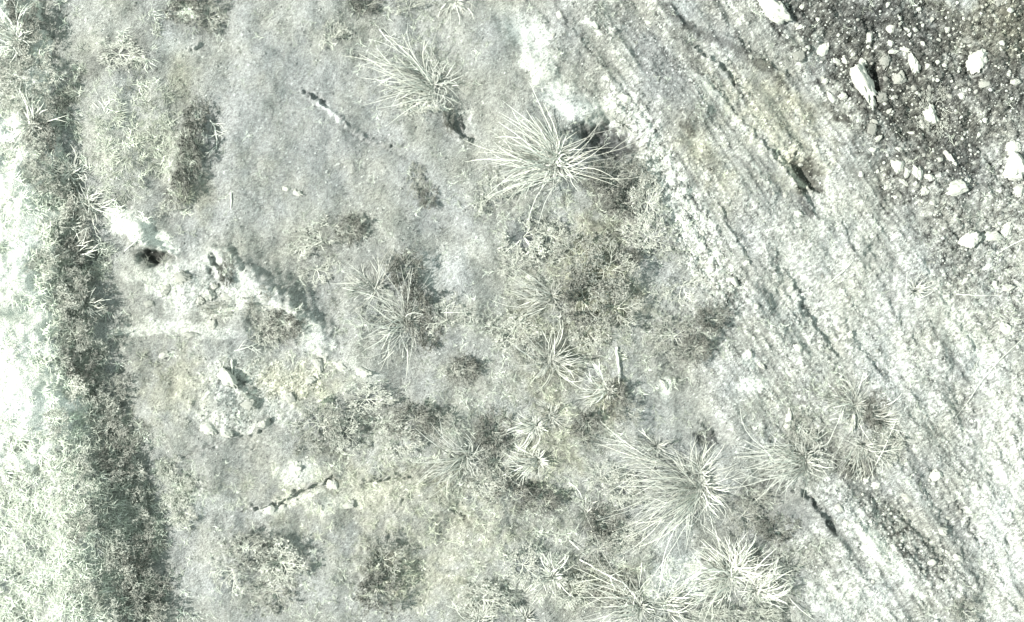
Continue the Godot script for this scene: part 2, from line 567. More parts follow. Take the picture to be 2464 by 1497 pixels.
func build_fields() -> void:
	var foot := [Vector2(60, -320), Vector2(112, 0), Vector2(162, 200), Vector2(165, 340), Vector2(205, 480), Vector2(240, 600), Vector2(236, 720), Vector2(246, 810), Vector2(276, 900), Vector2(312, 1020), Vector2(372, 1170), Vector2(402, 1290), Vector2(372, 1370), Vector2(410, 1440), Vector2(420, 1830)]
	var strip := [Vector2(20, -320), Vector2(20, 0), Vector2(60, 80), Vector2(105, 190), Vector2(90, 300), Vector2(66, 400), Vector2(66, 520), Vector2(72, 700), Vector2(80, 880), Vector2(130, 950), Vector2(150, 1050), Vector2(110, 1150), Vector2(90, 1230), Vector2(80, 1500), Vector2(80, 1830)]
	var n_big := noise(31, 0.0035, 3)
	var n_mid := noise(32, 0.014, 4)
	var n_str := noise(33, 0.014, 2)
	var n_gate := noise(37, 0.005, 2)
	var n_fine := noise(34, 0.09, 2)
	for n in 6:
		var a := PackedFloat32Array()
		a.resize(GW * GH)
		F.append(a)
	var hf := PackedFloat32Array()
	var tf := PackedFloat32Array()
	var vf := PackedFloat32Array()
	var gf := PackedFloat32Array()
	var sf := PackedFloat32Array()
	for a in [hf, tf, vf, gf, sf]: a.resize(GW * GH)
	for j in GH:
		var y := OY + j * STEP
		for i in GW:
			var x := OX + i * STEP
			var k := j * GW + i
			var b := n_big.get_noise_2d(x, y)
			var m := n_mid.get_noise_2d(x, y)
			var h := b * 0.11 + m * 0.016
			var tone := 0.345 * (1.0 + 0.10 * b + 0.07 * m)
			var veg := 0.0
			var gr := 0.07
			# left bank
			var sd := 0.0
			if x < 480.0:
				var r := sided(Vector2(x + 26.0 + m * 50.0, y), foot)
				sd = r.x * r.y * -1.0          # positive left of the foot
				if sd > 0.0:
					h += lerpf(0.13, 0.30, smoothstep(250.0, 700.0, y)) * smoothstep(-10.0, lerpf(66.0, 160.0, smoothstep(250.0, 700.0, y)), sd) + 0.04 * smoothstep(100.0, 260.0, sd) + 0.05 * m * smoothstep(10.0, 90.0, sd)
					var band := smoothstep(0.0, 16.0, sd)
					tone = lerpf(tone, lerpf(0.2, 0.55, smoothstep(10.0, 140.0, sd + m * 130.0)), band * 0.92)  # darker heath towards the foot, the bank's shaded side put into this tone
					var r2 := sided(Vector2(x + m * 60.0 - 52.0, y + m * 40.0), strip)
					var white := smoothstep(-40.0, 20.0, -r2.x * r2.y)
					tone = lerpf(tone, 0.95 if y < 1090.0 + m * 240.0 else 0.5, white)
					band *= 1.0 - (0.93 if y < 1090.0 + m * 240.0 else 0.2) * white
					veg = band * lerpf(1.0, 0.5, smoothstep(60.0, 220.0, sd))
			# striated slope on the right
			var edge := x - (1230.0 + y * 0.47) + m * 60.0
			var st := smoothstep(-40.0, 150.0, edge)
			if st > 0.0:
				var ac := x * 0.83 - y * 0.55
				var al := x * 0.55 + y * 0.83
				var s := n_str.get_noise_2d(ac * 1.1 + b * 60.0, al * 0.11)
				var s2 := n_str.get_noise_2d(ac * 2.6 + 500.0, al * 0.16)
				var s3 := n_str.get_noise_2d(ac * 7.5 + 900.0 + m * 14.0, al * 0.16)
				var gate := clampf(0.55 + 1.3 * n_gate.get_noise_2d(x, y), 0.05, 1.0)
				h += st * (s * 0.036 * gate + s2 * 0.012 * gate + s3 * 0.006 + maxf(edge, 0.0) * 0.00008)
				tone = lerpf(tone, 0.40 * (1.0 + 0.45 * s2 * gate + 0.5 * s3 + 0.2 * m), st)
				gr = lerpf(gr, 0.3 + 0.5 * smoothstep(-0.15, 0.35, s2 + 0.5 * m), st)
			hf[k] = h
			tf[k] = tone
			vf[k] = veg
			gf[k] = gr
			sf[k] = st
	F[HGT] = hf
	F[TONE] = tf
	F[VEG] = vf
	F[GRAV] = gf
	F[STRI] = sf
	F[YEL].fill(0.28)
	for a in [[330, 350, 160, 220, 0, 0.5], [700, 280, 330, 260, 20, 0.02], [520, 110, 130, 80, 40, 0.1], [430, 200, 40, 90, 0, 0.6], [480, 480, 50, 80, 0, 0.75], [1080, 600, 110, 260, -20, 0.12], [1430, 670, 150, 220, -10, 0.95], [1280, 760, 90, 120, 0, 0.75], [1330, 900, 120, 110, 0, 0.7], [1240, 350, 110, 120, 0, 0.4], [1470, 330, 80, 60, 0, 0.05], [1250, 570, 70, 80, 0, 0.1], [1860, 270, 220, 110, 40, 0.9], [1700, 380, 60, 160, -30, 0.8], [1920, 400, 80, 100, -30, 0.8], [2400, 60, 200, 150, 0, 0.85], [2210, 220, 220, 260, -20, 0.5], [1600, 170, 70, 200, -32, 0.05], [1700, 60, 160, 60, 40, 0.05], [420, 930, 140, 130, 0, 0.75], [720, 920, 160, 90, 0, 0.85], [900, 1190, 420, 130, 0, 0.75], [1050, 1290, 320, 130, 0, 0.7], [870, 965, 80, 50, 0, 0.05], [1500, 1000, 110, 80, 0, 0.2], [1470, 1130, 110, 120, 0, 0.05], [1680, 1150, 160, 130, 0, 0.02], [1630, 1310, 90, 80, 0, 0.0], [1330, 1080, 110, 160, 0, 0.85], [1460, 960, 60, 90, 0, 0.9], [500, 1400, 140, 110, 0, 0.15], [1640, 680, 90, 80, 0, 0.05], [960, 760, 160, 150, 0, 0.1], [1000, 1400, 160, 90, 0, 0.8], [1260, 1360, 70, 60, 0, 0.05], [1450, 1400, 140, 80, 0, 0.7], [0, 700, 230, 900, 0, 0.36]]:
		blob(YEL, a[0], a[1], a[2], a[3], a[4], a[5], 1, 0.85, 0.5)

	# --- grey, finer sand; the hollow by the big tussock has shade in its tone
	for a in [[770, 300, 330, 260, 20, 0.345], [830, 360, 180, 110, 20, 0.33], [900, 520, 120, 110, 0, 0.345], [1070, 640, 70, 90, 60, 0.40], [560, 140, 120, 90, 40, 0.35], [230, 60, 110, 80, 0, 0.40], [310, 140, 130, 60, 130, 0.27], [330, 190, 90, 40, 140, 0.25], [1620, 1300, 70, 70, 0, 0.46], [1880, 1225, 110, 60, 20, 0.29], [1600, 1010, 80, 60, 0, 0.38], [1640, 660, 70, 60, 0, 0.33], [1660, 740, 60, 70, 0, 0.36], [350, 1010, 60, 120, 60, 0.36], [520, 1080, 150, 50, -20, 0.33], [470, 1250, 90, 40, -30, 0.38], [500, 1400, 80, 100, 0, 0.40], [1000, 1280, 130, 70, 20, 0.31], [1080, 1265, 45, 40, 0, 0.27], [880, 970, 70, 40, 10, 0.25], [300, 690, 60, 60, 0, 0.33], [1880, 250, 110, 60, 60, 0.36], [1740, 60, 110, 40, 45, 0.27], [1600, 160, 50, 120, -30, 0.29], [1400, 130, 40, 140, -32, 0.30], [1640, 270, 40, 60, 0, 0.26], [1470, 330, 78, 58, 10, 0.17], [1410, 300, 40, 30, 0, 0.2], [1240, 570, 70, 80, 0, 0.27], [1010, 1380, 140, 80, 0, 0.31], [1250, 1350, 40, 60, 0, 0.27], [2330, 560, 60, 60, 0, 0.33], [2280, 560, 30, 70, 0, 0.25], [1150, 880, 120, 90, 0, 0.33]]:
		blob(TONE, a[0], a[1], a[2], a[3], a[4], a[5], 1, 0.75, 0.5)
	# --- the dark gravelly earth, upper right
	for a in [[2130, 60, 330, 130, 8, 0.12], [2200, 200, 230, 250, -34, 0.12], [2270, 340, 170, 230, -30, 0.13], [2080, 160, 130, 150, -40, 0.13], [2190, 430, 110, 100, 20, 0.2], [2410, 190, 130, 250, 0, 0.15], [2430, 60, 130, 110, 0, 0.17], [2440, 480, 80, 200, 0, 0.3], [1930, 30, 120, 80, 30, 0.14], [2300, 600, 90, 190, -15, 0.27], [2400, 560, 70, 120, 0, 0.3], [2420, 740, 60, 150, 0, 0.32]]:
		blob(TONE, a[0], a[1], a[2] * 1.12, a[3] * 1.12, a[4], a[5], 1, 0.75, 0.7)
		blob(GRAV, a[0], a[1], a[2], a[3], a[4], 1.0, 1, 0.6, 0.4)
	# --- thin grass over the middle and the bottom
	for a in [[1250, 1150, 420, 420, 0, 0.38, 0.38], [1400, 700, 240, 420, -12, 0.38, 0.38], [900, 1120, 260, 200, 0, 0.38, 0.3], [1050, 1400, 420, 160, 0, 0.38, 0.34], [1700, 1420, 300, 160, 0, 0.34, 0.3], [640, 1380, 200, 140, 0, 0.36, 0.35], [1000, 130, 180, 200, 0, 0.36, 0.14], [300, 330, 150, 220, 0, 0.43, 0.13], [1950, 1050, 200, 120, 20, 0.38, 0.3], [2400, 700, 100, 300, 0, 0.4, 0.2], [500, 1180, 160, 70, 0, 0.36, 0.25]]:
		blob(TONE, a[0], a[1], a[2], a[3], a[4], a[5], 1, 0.8, 0.6)
		blob(VEG, a[0], a[1], a[2], a[3], a[4], a[6], 1, 0.8, 0.6)
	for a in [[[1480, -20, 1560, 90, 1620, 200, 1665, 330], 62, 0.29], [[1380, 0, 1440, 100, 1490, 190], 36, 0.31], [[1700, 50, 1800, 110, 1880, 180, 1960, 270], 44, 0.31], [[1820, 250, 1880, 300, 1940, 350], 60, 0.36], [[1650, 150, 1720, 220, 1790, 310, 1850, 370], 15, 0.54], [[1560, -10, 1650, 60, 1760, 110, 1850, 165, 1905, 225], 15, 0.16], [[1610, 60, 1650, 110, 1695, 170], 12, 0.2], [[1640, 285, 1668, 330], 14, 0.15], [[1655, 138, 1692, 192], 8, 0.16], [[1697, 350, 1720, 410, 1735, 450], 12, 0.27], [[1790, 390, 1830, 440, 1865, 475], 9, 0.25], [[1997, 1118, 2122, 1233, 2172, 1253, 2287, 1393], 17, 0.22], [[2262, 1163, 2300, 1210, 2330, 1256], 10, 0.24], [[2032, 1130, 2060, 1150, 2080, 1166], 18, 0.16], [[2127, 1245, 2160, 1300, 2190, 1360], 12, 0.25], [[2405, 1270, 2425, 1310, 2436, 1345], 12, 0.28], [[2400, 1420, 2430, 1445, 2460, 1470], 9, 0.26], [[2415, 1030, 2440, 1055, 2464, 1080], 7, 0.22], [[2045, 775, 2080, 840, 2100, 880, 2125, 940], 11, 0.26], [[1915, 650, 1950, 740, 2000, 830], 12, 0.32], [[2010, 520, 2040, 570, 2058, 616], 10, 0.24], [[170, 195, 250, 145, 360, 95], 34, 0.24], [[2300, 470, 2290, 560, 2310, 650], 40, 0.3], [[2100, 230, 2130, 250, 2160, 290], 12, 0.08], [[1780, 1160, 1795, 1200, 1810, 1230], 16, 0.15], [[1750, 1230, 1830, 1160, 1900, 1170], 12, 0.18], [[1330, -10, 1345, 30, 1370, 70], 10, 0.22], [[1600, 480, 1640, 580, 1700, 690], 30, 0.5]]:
		line(TONE, a[0], a[1], a[2], 1, 7.0)  # soil streaks; shade of furrows and under the drooping tussock put into tone
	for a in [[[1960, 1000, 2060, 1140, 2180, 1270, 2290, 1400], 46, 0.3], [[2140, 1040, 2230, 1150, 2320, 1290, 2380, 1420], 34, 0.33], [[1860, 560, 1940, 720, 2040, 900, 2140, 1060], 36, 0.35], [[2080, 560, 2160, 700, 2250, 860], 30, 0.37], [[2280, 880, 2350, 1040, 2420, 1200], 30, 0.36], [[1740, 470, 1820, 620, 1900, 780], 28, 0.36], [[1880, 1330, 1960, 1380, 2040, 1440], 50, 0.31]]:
		line(TONE, a[0], a[1], a[2], 1, 12.0)  # gullies darkened as well as dug, their shade put into the colour
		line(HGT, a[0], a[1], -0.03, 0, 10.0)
	line(GRAV, [1480, 200, 1560, 330, 1650, 500, 1720, 640, 1800, 780], 60, 0.95, 1, 14.0)
	line(GRAV, [2060, 1180, 2160, 1280, 2300, 1440], 60, 0.9, 1, 14.0)
	for a in [[590, 930, 170, 90, 0], [470, 700, 110, 60, 0], [720, 920, 90, 70, 0], [540, 1015, 110, 40, 10], [2350, 800, 100, 200, 0]]:
		blob(GRAV, a[0], a[1], a[2], a[3], a[4], 0.75, 1, 0.7, 0.6)
	# --- scrubby, littered soil; the darkest also hold painted shade under plants and in hollows
	for a in [[470, 40, 70, 50, 0, 0.20, 0.5], [500, 40, 60, 40, 0, 0.18, 0.7], [390, 340, 70, 150, 5, 0.42, 0.22], [458, 385, 26, 120, 10, 0.15, 0.9], [770, 580, 80, 60, 10, 0.24, 0.6], [850, 550, 34, 40, 0, 0.15, 0.8], [1015, 445, 24, 56, -12, 0.2, 0.6], [1000, 700, 34, 100, -12, 0.14, 0.8], [910, 760, 120, 110, 0, 0.33, 0.4], [1070, 780, 60, 60, 0, 0.25, 0.6], [1120, 885, 40, 36, 0, 0.17, 0.8], [660, 765, 70, 60, 40, 0.2, 0.8], [1440, 440, 90, 60, 10, 0.14, 0.8], [1490, 490, 60, 46, 20, 0.13, 0.9], [1430, 690, 130, 170, -8, 0.17, 0.9], [1470, 540, 70, 100, -8, 0.2, 0.8], [1420, 830, 80, 90, 0, 0.24, 0.8], [1540, 560, 70, 70, 0, 0.3, 0.5], [1330, 640, 100, 120, 0, 0.28, 0.6], [1510, 620, 40, 26, 20, 0.12, 0.8], [1600, 570, 90, 80, 0, 0.3, 0.5], [1650, 800, 110, 70, 0, 0.21, 0.9], [1230, 800, 110, 60, 20, 0.28, 0.6], [1330, 880, 100, 90, 0, 0.27, 0.6], [1480, 950, 30, 60, -15, 0.14, 0.8], [1415, 1020, 36, 36, 40, 0.15, 0.8], [790, 1030, 80, 80, 0, 0.2, 0.8], [890, 1010, 90, 60, 0, 0.25, 0.6], [1020, 1005, 80, 50, 0, 0.18, 0.9], [1180, 1080, 46, 90, 0, 0.17, 0.9], [1270, 1190, 80, 46, 15, 0.13, 0.9], [1080, 1120, 120, 70, 0, 0.30, 0.7], [1340, 1060, 120, 80, 0, 0.30, 0.6], [920, 1370, 66, 80, 10, 0.17, 0.9], [650, 1350, 100, 76, 10, 0.25, 0.8], [600, 1310, 60, 36, 0, 0.2, 0.8], [345, 1445, 64, 66, 0, 0.12, 1.0], [434, 1200, 40, 56, 0, 0.26, 0.8], [400, 1130, 24, 40, 0, 0.3, 0.6], [1440, 1270, 60, 50, 0, 0.16, 0.9], [1350, 1230, 140, 60, 0, 0.30, 0.7], [1450, 1400, 150, 90, 0, 0.24, 0.8], [1600, 1460, 120, 50, 0, 0.2, 0.8], [1200, 1440, 110, 60, 0, 0.27, 0.7], [1500, 1180, 90, 60, 0, 0.27, 0.7], [1860, 1275, 70, 40, 20, 0.16, 0.8], [1800, 1195, 60, 26, 10, 0.16, 0.7], [2100, 1000, 34, 60, -30, 0.15, 0.8], [2060, 1130, 60, 26, 30, 0.15, 0.6], [2000, 960, 110, 70, 20, 0.32, 0.7], [1700, 1050, 40, 36, 20, 0.15, 0.6], [1870, 1390, 120, 70, 0, 0.26, 0.7], [1900, 1330, 90, 50, 0, 0.30, 0.4], [2320, 1470, 50, 36, 0, 0.2, 0.8], [1800, 1470, 130, 40, 0, 0.22, 0.8], [880, 15, 50, 28, 0, 0.2, 0.5], [980, 20, 60, 30, 0, 0.28, 0.4], [1000, 130, 120, 110, 0, 0.34, 0.3], [1080, 285, 14, 36, -25, 0.12, 0.5], [806, 94, 40, 50, 30, 0.28, 0.4], [1190, 480, 80, 110, -20, 0.3, 0.5], [1250, 1270, 160, 60, 0, 0.33, 0.6], [540, 640, 26, 40, -35, 0.17, 0.5], [530, 745, 46, 16, 0, 0.15, 0.5], [1620, 900, 60, 40, 0, 0.3, 0.4], [1930, 1030, 60, 40, 0, 0.25, 0.6], [760, 870, 110, 40, 30, 0.33, 0.5], [240, 620, 26, 60, 0, 0.1, 0.9], [300, 1080, 60, 80, 30, 0.11, 1.0], [372, 1280, 34, 60, 0, 0.09, 1.0], [160, 240, 30, 90, 10, 0.12, 0.7], [160, 440, 40, 60, 0, 0.12, 0.8]]:
		blob(TONE, a[0], a[1], a[2], a[3], a[4], a[5] * 0.75 + 0.09, 1, 0.75, 0.7)
		blob(VEG, a[0], a[1], a[2] * 1.1, a[3] * 1.1, a[4], a[6], 1, 0.75, 0.7)

	# --- pale, washed patches; the diagonal ridge carries its lit crest in the tone
	for a in [[1300, 160, 42, 34, 20, 0.8], [1290, 80, 36, 26, 30, 0.68], [1345, 235, 40, 34, 40, 0.78], [1400, 268, 62, 24, 12, 0.78], [1500, 272, 60, 22, 8, 0.66], [1556, 330, 22, 60, -28, 0.66], [1600, 420, 22, 80, -30, 0.58], [1640, 500, 24, 60, -25, 0.56], [320, 545, 66, 30, 36, 0.85], [378, 578, 52, 20, 34, 0.85], [285, 520, 34, 18, 10, 0.75], [600, 690, 130, 15, 38, 0.66], [730, 800, 66, 12, 48, 0.6], [440, 690, 120, 60, 20, 0.56], [470, 790, 130, 18, 8, 0.56], [540, 720, 60, 40, 0, 0.52], [546, 906, 26, 20, 50, 0.8], [640, 930, 170, 80, 0, 0.5], [540, 1010, 80, 36, 20, 0.52], [2110, 1312, 26, 74, -36, 0.85], [2170, 1380, 18, 70, -36, 0.85], [1650, 1370, 60, 44, 60, 0.75], [1600, 1400, 46, 60, 0, 0.6], [1810, 925, 34, 22, 10, 0.8], [1805, 870, 20, 24, 0, 0.66], [1600, 930, 16, 30, -20, 0.7], [2050, 1440, 110, 60, 20, 0.55], [2420, 1200, 60, 330, 0, 0.55], [2330, 830, 40, 140, -30, 0.56], [720, 1140, 60, 30, 0, 0.56], [680, 1215, 60, 18, -20, 0.55], [830, 1205, 90, 22, -15, 0.52], [500, 1210, 80, 30, 0, 0.44], [1080, 640, 40, 120, 60, 0.44], [870, 895, 50, 22, 30, 0.55], [1980, 700, 200, 120, 60, 0.47], [2150, 850, 200, 120, 60, 0.47], [1850, 330, 90, 30, 55, 0.45], [2010, 480, 50, 90, -30, 0.5], [430, 110, 50, 26, 20, 0.45], [460, 30, 60, 14, -10, 0.6]]:
		blob(TONE, a[0], a[1], a[2] * 1.3, a[3] * 1.3, a[4], a[5], 1, 0.55, 0.6)
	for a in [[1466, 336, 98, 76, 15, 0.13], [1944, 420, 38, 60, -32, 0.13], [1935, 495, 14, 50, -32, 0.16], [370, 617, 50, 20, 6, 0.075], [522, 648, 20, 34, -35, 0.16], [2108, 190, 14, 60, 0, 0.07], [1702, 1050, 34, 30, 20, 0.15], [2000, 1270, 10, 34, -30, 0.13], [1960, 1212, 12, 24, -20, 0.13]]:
		blob(TONE, a[0], a[1], a[2], a[3], a[4], a[5], 1, 0.5, 0.5)  # dark earth with shade painted in: hollows, slots, beside the boulder, below the ledge
	blob(GRAV, 1466, 336, 90, 70, 15, 0.1, 1, 0.5, 0.4)
	blob(GRAV, 1890, 1225, 110, 66, 20, 0.1, 1, 0.5, 0.4)
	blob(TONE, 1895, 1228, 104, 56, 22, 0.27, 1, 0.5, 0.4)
	blob(TONE, 1632, 1308, 66, 44, 0, 0.42, 1, 0.5, 0.4)
	blob(VEG, 1632, 1308, 66, 44, 0, 0.0, 1, 0.5, 0.4)
	# --- hollows and humps
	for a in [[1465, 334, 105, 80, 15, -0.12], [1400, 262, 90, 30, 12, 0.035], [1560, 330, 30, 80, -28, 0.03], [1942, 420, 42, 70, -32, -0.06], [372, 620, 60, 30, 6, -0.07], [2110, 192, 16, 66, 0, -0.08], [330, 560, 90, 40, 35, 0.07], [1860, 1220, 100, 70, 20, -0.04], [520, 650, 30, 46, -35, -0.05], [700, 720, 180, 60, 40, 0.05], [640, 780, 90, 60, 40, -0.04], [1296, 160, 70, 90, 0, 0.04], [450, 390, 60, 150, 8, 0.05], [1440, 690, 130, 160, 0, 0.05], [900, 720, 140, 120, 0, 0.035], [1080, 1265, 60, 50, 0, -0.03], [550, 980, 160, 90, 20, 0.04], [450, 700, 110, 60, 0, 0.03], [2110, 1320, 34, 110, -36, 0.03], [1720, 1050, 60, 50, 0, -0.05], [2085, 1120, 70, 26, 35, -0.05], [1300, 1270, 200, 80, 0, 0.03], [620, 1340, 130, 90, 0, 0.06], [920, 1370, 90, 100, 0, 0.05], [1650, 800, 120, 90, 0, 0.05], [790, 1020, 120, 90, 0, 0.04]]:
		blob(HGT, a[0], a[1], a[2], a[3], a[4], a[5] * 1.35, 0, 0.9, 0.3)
	# --- breaks in the ground
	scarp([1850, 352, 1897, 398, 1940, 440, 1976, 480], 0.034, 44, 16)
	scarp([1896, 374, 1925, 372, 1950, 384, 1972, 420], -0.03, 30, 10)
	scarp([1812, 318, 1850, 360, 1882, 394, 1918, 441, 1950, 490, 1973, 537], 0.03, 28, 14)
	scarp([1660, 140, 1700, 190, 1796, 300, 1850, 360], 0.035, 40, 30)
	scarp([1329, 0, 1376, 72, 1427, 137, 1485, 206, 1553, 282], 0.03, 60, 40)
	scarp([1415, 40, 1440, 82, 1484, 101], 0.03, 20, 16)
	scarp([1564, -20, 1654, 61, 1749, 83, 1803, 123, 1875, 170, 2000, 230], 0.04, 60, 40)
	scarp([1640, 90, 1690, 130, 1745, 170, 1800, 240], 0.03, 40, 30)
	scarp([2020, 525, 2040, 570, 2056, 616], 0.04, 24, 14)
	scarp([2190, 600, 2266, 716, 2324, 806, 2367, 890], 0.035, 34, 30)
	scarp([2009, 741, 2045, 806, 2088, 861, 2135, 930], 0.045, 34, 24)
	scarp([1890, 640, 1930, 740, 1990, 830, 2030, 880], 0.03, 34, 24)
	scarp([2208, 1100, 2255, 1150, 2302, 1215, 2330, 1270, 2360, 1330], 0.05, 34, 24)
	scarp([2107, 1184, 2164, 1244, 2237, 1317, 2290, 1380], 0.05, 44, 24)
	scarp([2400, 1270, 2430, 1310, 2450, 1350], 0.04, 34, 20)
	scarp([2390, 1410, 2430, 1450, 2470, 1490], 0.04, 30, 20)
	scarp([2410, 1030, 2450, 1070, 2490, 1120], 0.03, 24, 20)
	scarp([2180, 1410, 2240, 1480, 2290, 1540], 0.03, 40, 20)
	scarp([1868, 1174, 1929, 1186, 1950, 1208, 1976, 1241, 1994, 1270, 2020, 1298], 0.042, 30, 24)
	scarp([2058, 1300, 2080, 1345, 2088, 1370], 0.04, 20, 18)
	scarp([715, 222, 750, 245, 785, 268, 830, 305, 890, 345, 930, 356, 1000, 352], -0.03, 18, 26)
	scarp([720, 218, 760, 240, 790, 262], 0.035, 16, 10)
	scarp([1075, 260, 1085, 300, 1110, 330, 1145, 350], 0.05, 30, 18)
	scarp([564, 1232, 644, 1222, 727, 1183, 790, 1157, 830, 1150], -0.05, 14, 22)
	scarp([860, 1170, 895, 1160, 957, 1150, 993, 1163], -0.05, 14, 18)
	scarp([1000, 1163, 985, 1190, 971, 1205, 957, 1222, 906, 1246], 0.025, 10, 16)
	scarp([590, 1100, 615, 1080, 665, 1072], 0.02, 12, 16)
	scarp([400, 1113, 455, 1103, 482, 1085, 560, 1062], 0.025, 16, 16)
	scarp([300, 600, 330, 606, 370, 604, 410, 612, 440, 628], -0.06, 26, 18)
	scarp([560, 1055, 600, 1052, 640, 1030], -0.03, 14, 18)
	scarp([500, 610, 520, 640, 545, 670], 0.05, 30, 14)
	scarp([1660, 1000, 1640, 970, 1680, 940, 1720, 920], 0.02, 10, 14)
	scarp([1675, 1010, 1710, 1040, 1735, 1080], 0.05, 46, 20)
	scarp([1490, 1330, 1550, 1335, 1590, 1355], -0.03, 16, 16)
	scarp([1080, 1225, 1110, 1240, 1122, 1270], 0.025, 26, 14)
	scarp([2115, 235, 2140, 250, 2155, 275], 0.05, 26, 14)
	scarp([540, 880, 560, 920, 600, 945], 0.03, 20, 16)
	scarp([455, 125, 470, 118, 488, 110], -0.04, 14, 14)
	line(TONE, [1175, -20, 1240, 60, 1290, 130, 1335, 225, 1400, 266, 1500, 270, 1556, 330, 1600, 420, 1650, 520, 1720, 640, 1790, 760], 46, 0.62, 1, 16.0)
	line(TONE, [470, 585, 560, 660, 640, 722, 720, 780, 810, 860], 48, 0.56, 1, 14.0)  # pale ridge soil, its lit crest put into the tone
	line(VEG, [470, 585, 560, 660, 640, 722, 720, 780, 810, 860], 40, 0.05, 1, 9.0)
	line(HGT, [470, 585, 560, 660, 640, 722, 720, 780, 810, 860], 56, 0.065, 0, 8.0)
	line(TONE, [250, 800, 400, 790, 540, 795], 16, 0.56, 1, 8.0)
	line(TONE, [1852, 356, 1900, 408, 1968, 476], 9, 0.6)  # from here, lit lips along the breaks put into the tone
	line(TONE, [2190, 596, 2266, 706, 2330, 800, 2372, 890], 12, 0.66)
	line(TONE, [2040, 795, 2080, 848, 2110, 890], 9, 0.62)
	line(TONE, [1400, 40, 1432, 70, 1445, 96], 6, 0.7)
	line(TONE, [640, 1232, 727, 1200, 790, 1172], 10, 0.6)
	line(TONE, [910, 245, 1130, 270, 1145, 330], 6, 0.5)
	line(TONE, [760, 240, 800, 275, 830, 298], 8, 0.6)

func build_ground() -> void:
	var hf: PackedFloat32Array = F[HGT]
	var tf: PackedFloat32Array = F[TONE]
	var vf: PackedFloat32Array = F[VEG]
	var gf: PackedFloat32Array = F[GRAV]
	var n_fine := noise(34, 0.085, 3)
	var n_lump := noise(35, 0.03, 3)
	var n_yel := noise(36, 0.006, 3)
	var yf: PackedFloat32Array = F[YEL]
	# fine relief goes into the height field itself, so that what stands on the ground stands on it
	for j in GH:
		var y := OY + j * STEP
		for i in GW:
			var x := OX + i * STEP
			var k := j * GW + i
			var amp := 0.003 + 0.005 * gf[k] + 0.008 * vf[k]
			hf[k] += n_fine.get_noise_2d(x, y) * amp + n_lump.get_noise_2d(x, y) * (0.005 + 0.010 * vf[k] + 0.003 * gf[k] + 0.022 * smoothstep(0.55, 1.0, gf[k]))
	F[HGT] = hf
	var skirt := 10
	var nx := GW + 2 * skirt
	var ny := GH + 2 * skirt
	var vs := PackedVector3Array()
	var ns := PackedVector3Array()
	var cs := PackedColorArray()
	var ids := PackedInt32Array()
	vs.resize(nx * ny)
	ns.resize(nx * ny)
	cs.resize(nx * ny)
	rng.seed = 99
	for j in ny:
		var jj := clampi(j - skirt, 0, GH - 1)
		var oy := j - skirt - jj
		var y := (OY + jj * STEP - 748.5) * K + signf(oy) * 0.08 * (pow(2.0, absf(oy)) - 1.0)
		for i in nx:
			var ii := clampi(i - skirt, 0, GW - 1)
			var ox := i - skirt - ii
			var k := jj * GW + ii
			var x := (OX + ii * STEP - 1232.0) * K + signf(ox) * 0.08 * (pow(2.0, absf(ox)) - 1.0)
			var n := j * nx + i
			vs[n] = Vector3(x, hf[k], y)
			var hx := hf[jj * GW + mini(ii + 1, GW - 1)] - hf[jj * GW + maxi(ii - 1, 0)]
			var hy := hf[mini(jj + 1, GH - 1) * GW + ii] - hf[maxi(jj - 1, 0) * GW + ii]
			var e := 2.0 * STEP * K
			ns[n] = Vector3(-hx, e, -hy).normalized() if ox == 0 and oy == 0 else Vector3.UP
			var g := gf[k]
			var lump := n_lump.get_noise_2d(x / K * 1.5 + 300.0, y / K * 1.5)
			var t := tf[k] * (1.0 + rng.randfn() * (0.15 + 0.15 * g)) * (1.0 + lump * (0.1 + 0.15 * g + 0.3 * vf[k] + 1.2 * smoothstep(0.55, 1.0, g)))
			t *= 1.0 + 0.3 * n_fine.get_noise_2d(x / K * 1.6, y / K * 1.6) * (0.5 + g)
			var u := rng.randf()
			if u < 0.05 * g: t = minf(t * 1.9 + 0.08, 0.8)
			elif u > 1.0 - 0.09 * (g + 0.25): t *= 0.5
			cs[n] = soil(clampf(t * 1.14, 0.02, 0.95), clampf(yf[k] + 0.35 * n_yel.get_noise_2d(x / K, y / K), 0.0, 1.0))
	for j in ny - 1:
		for i in nx - 1:
			var a := j * nx + i
			ids.append(a)
			ids.append(a + 1)
			ids.append(a + nx)
			ids.append(a + 1)
			ids.append(a + nx + 1)
			ids.append(a + nx)
	var arr := []
	arr.resize(Mesh.ARRAY_MAX)
	arr[Mesh.ARRAY_VERTEX] = vs
	arr[Mesh.ARRAY_NORMAL] = ns
	arr[Mesh.ARRAY_COLOR] = cs
	arr[Mesh.ARRAY_INDEX] = ids
	var me := ArrayMesh.new()
	me.add_surface_from_arrays(Mesh.PRIMITIVE_TRIANGLES, arr)
	var o := part("ground", me, M.ground, self)
	tag(o, "sandy gully floor with furrowed gravel slope and earth bank", "", "", "structure")

func scatter(called: String, mesh: Mesh, mat: Material, xf: Array, cols: Array, label: String) -> void:
	var mm := MultiMesh.new()
	mm.transform_format = MultiMesh.TRANSFORM_3D
	mm.use_colors = true
	mm.mesh = mesh
	mm.instance_count = xf.size()
	for n in xf.size():
		mm.set_instance_transform(n, xf[n])
		mm.set_instance_color(n, cols[n])
	var o := MultiMeshInstance3D.new()
	o.name = called
	o.multimesh = mm
	o.material_override = mat
	add_child(o, true)
	tag(o, label, "", "", "stuff")

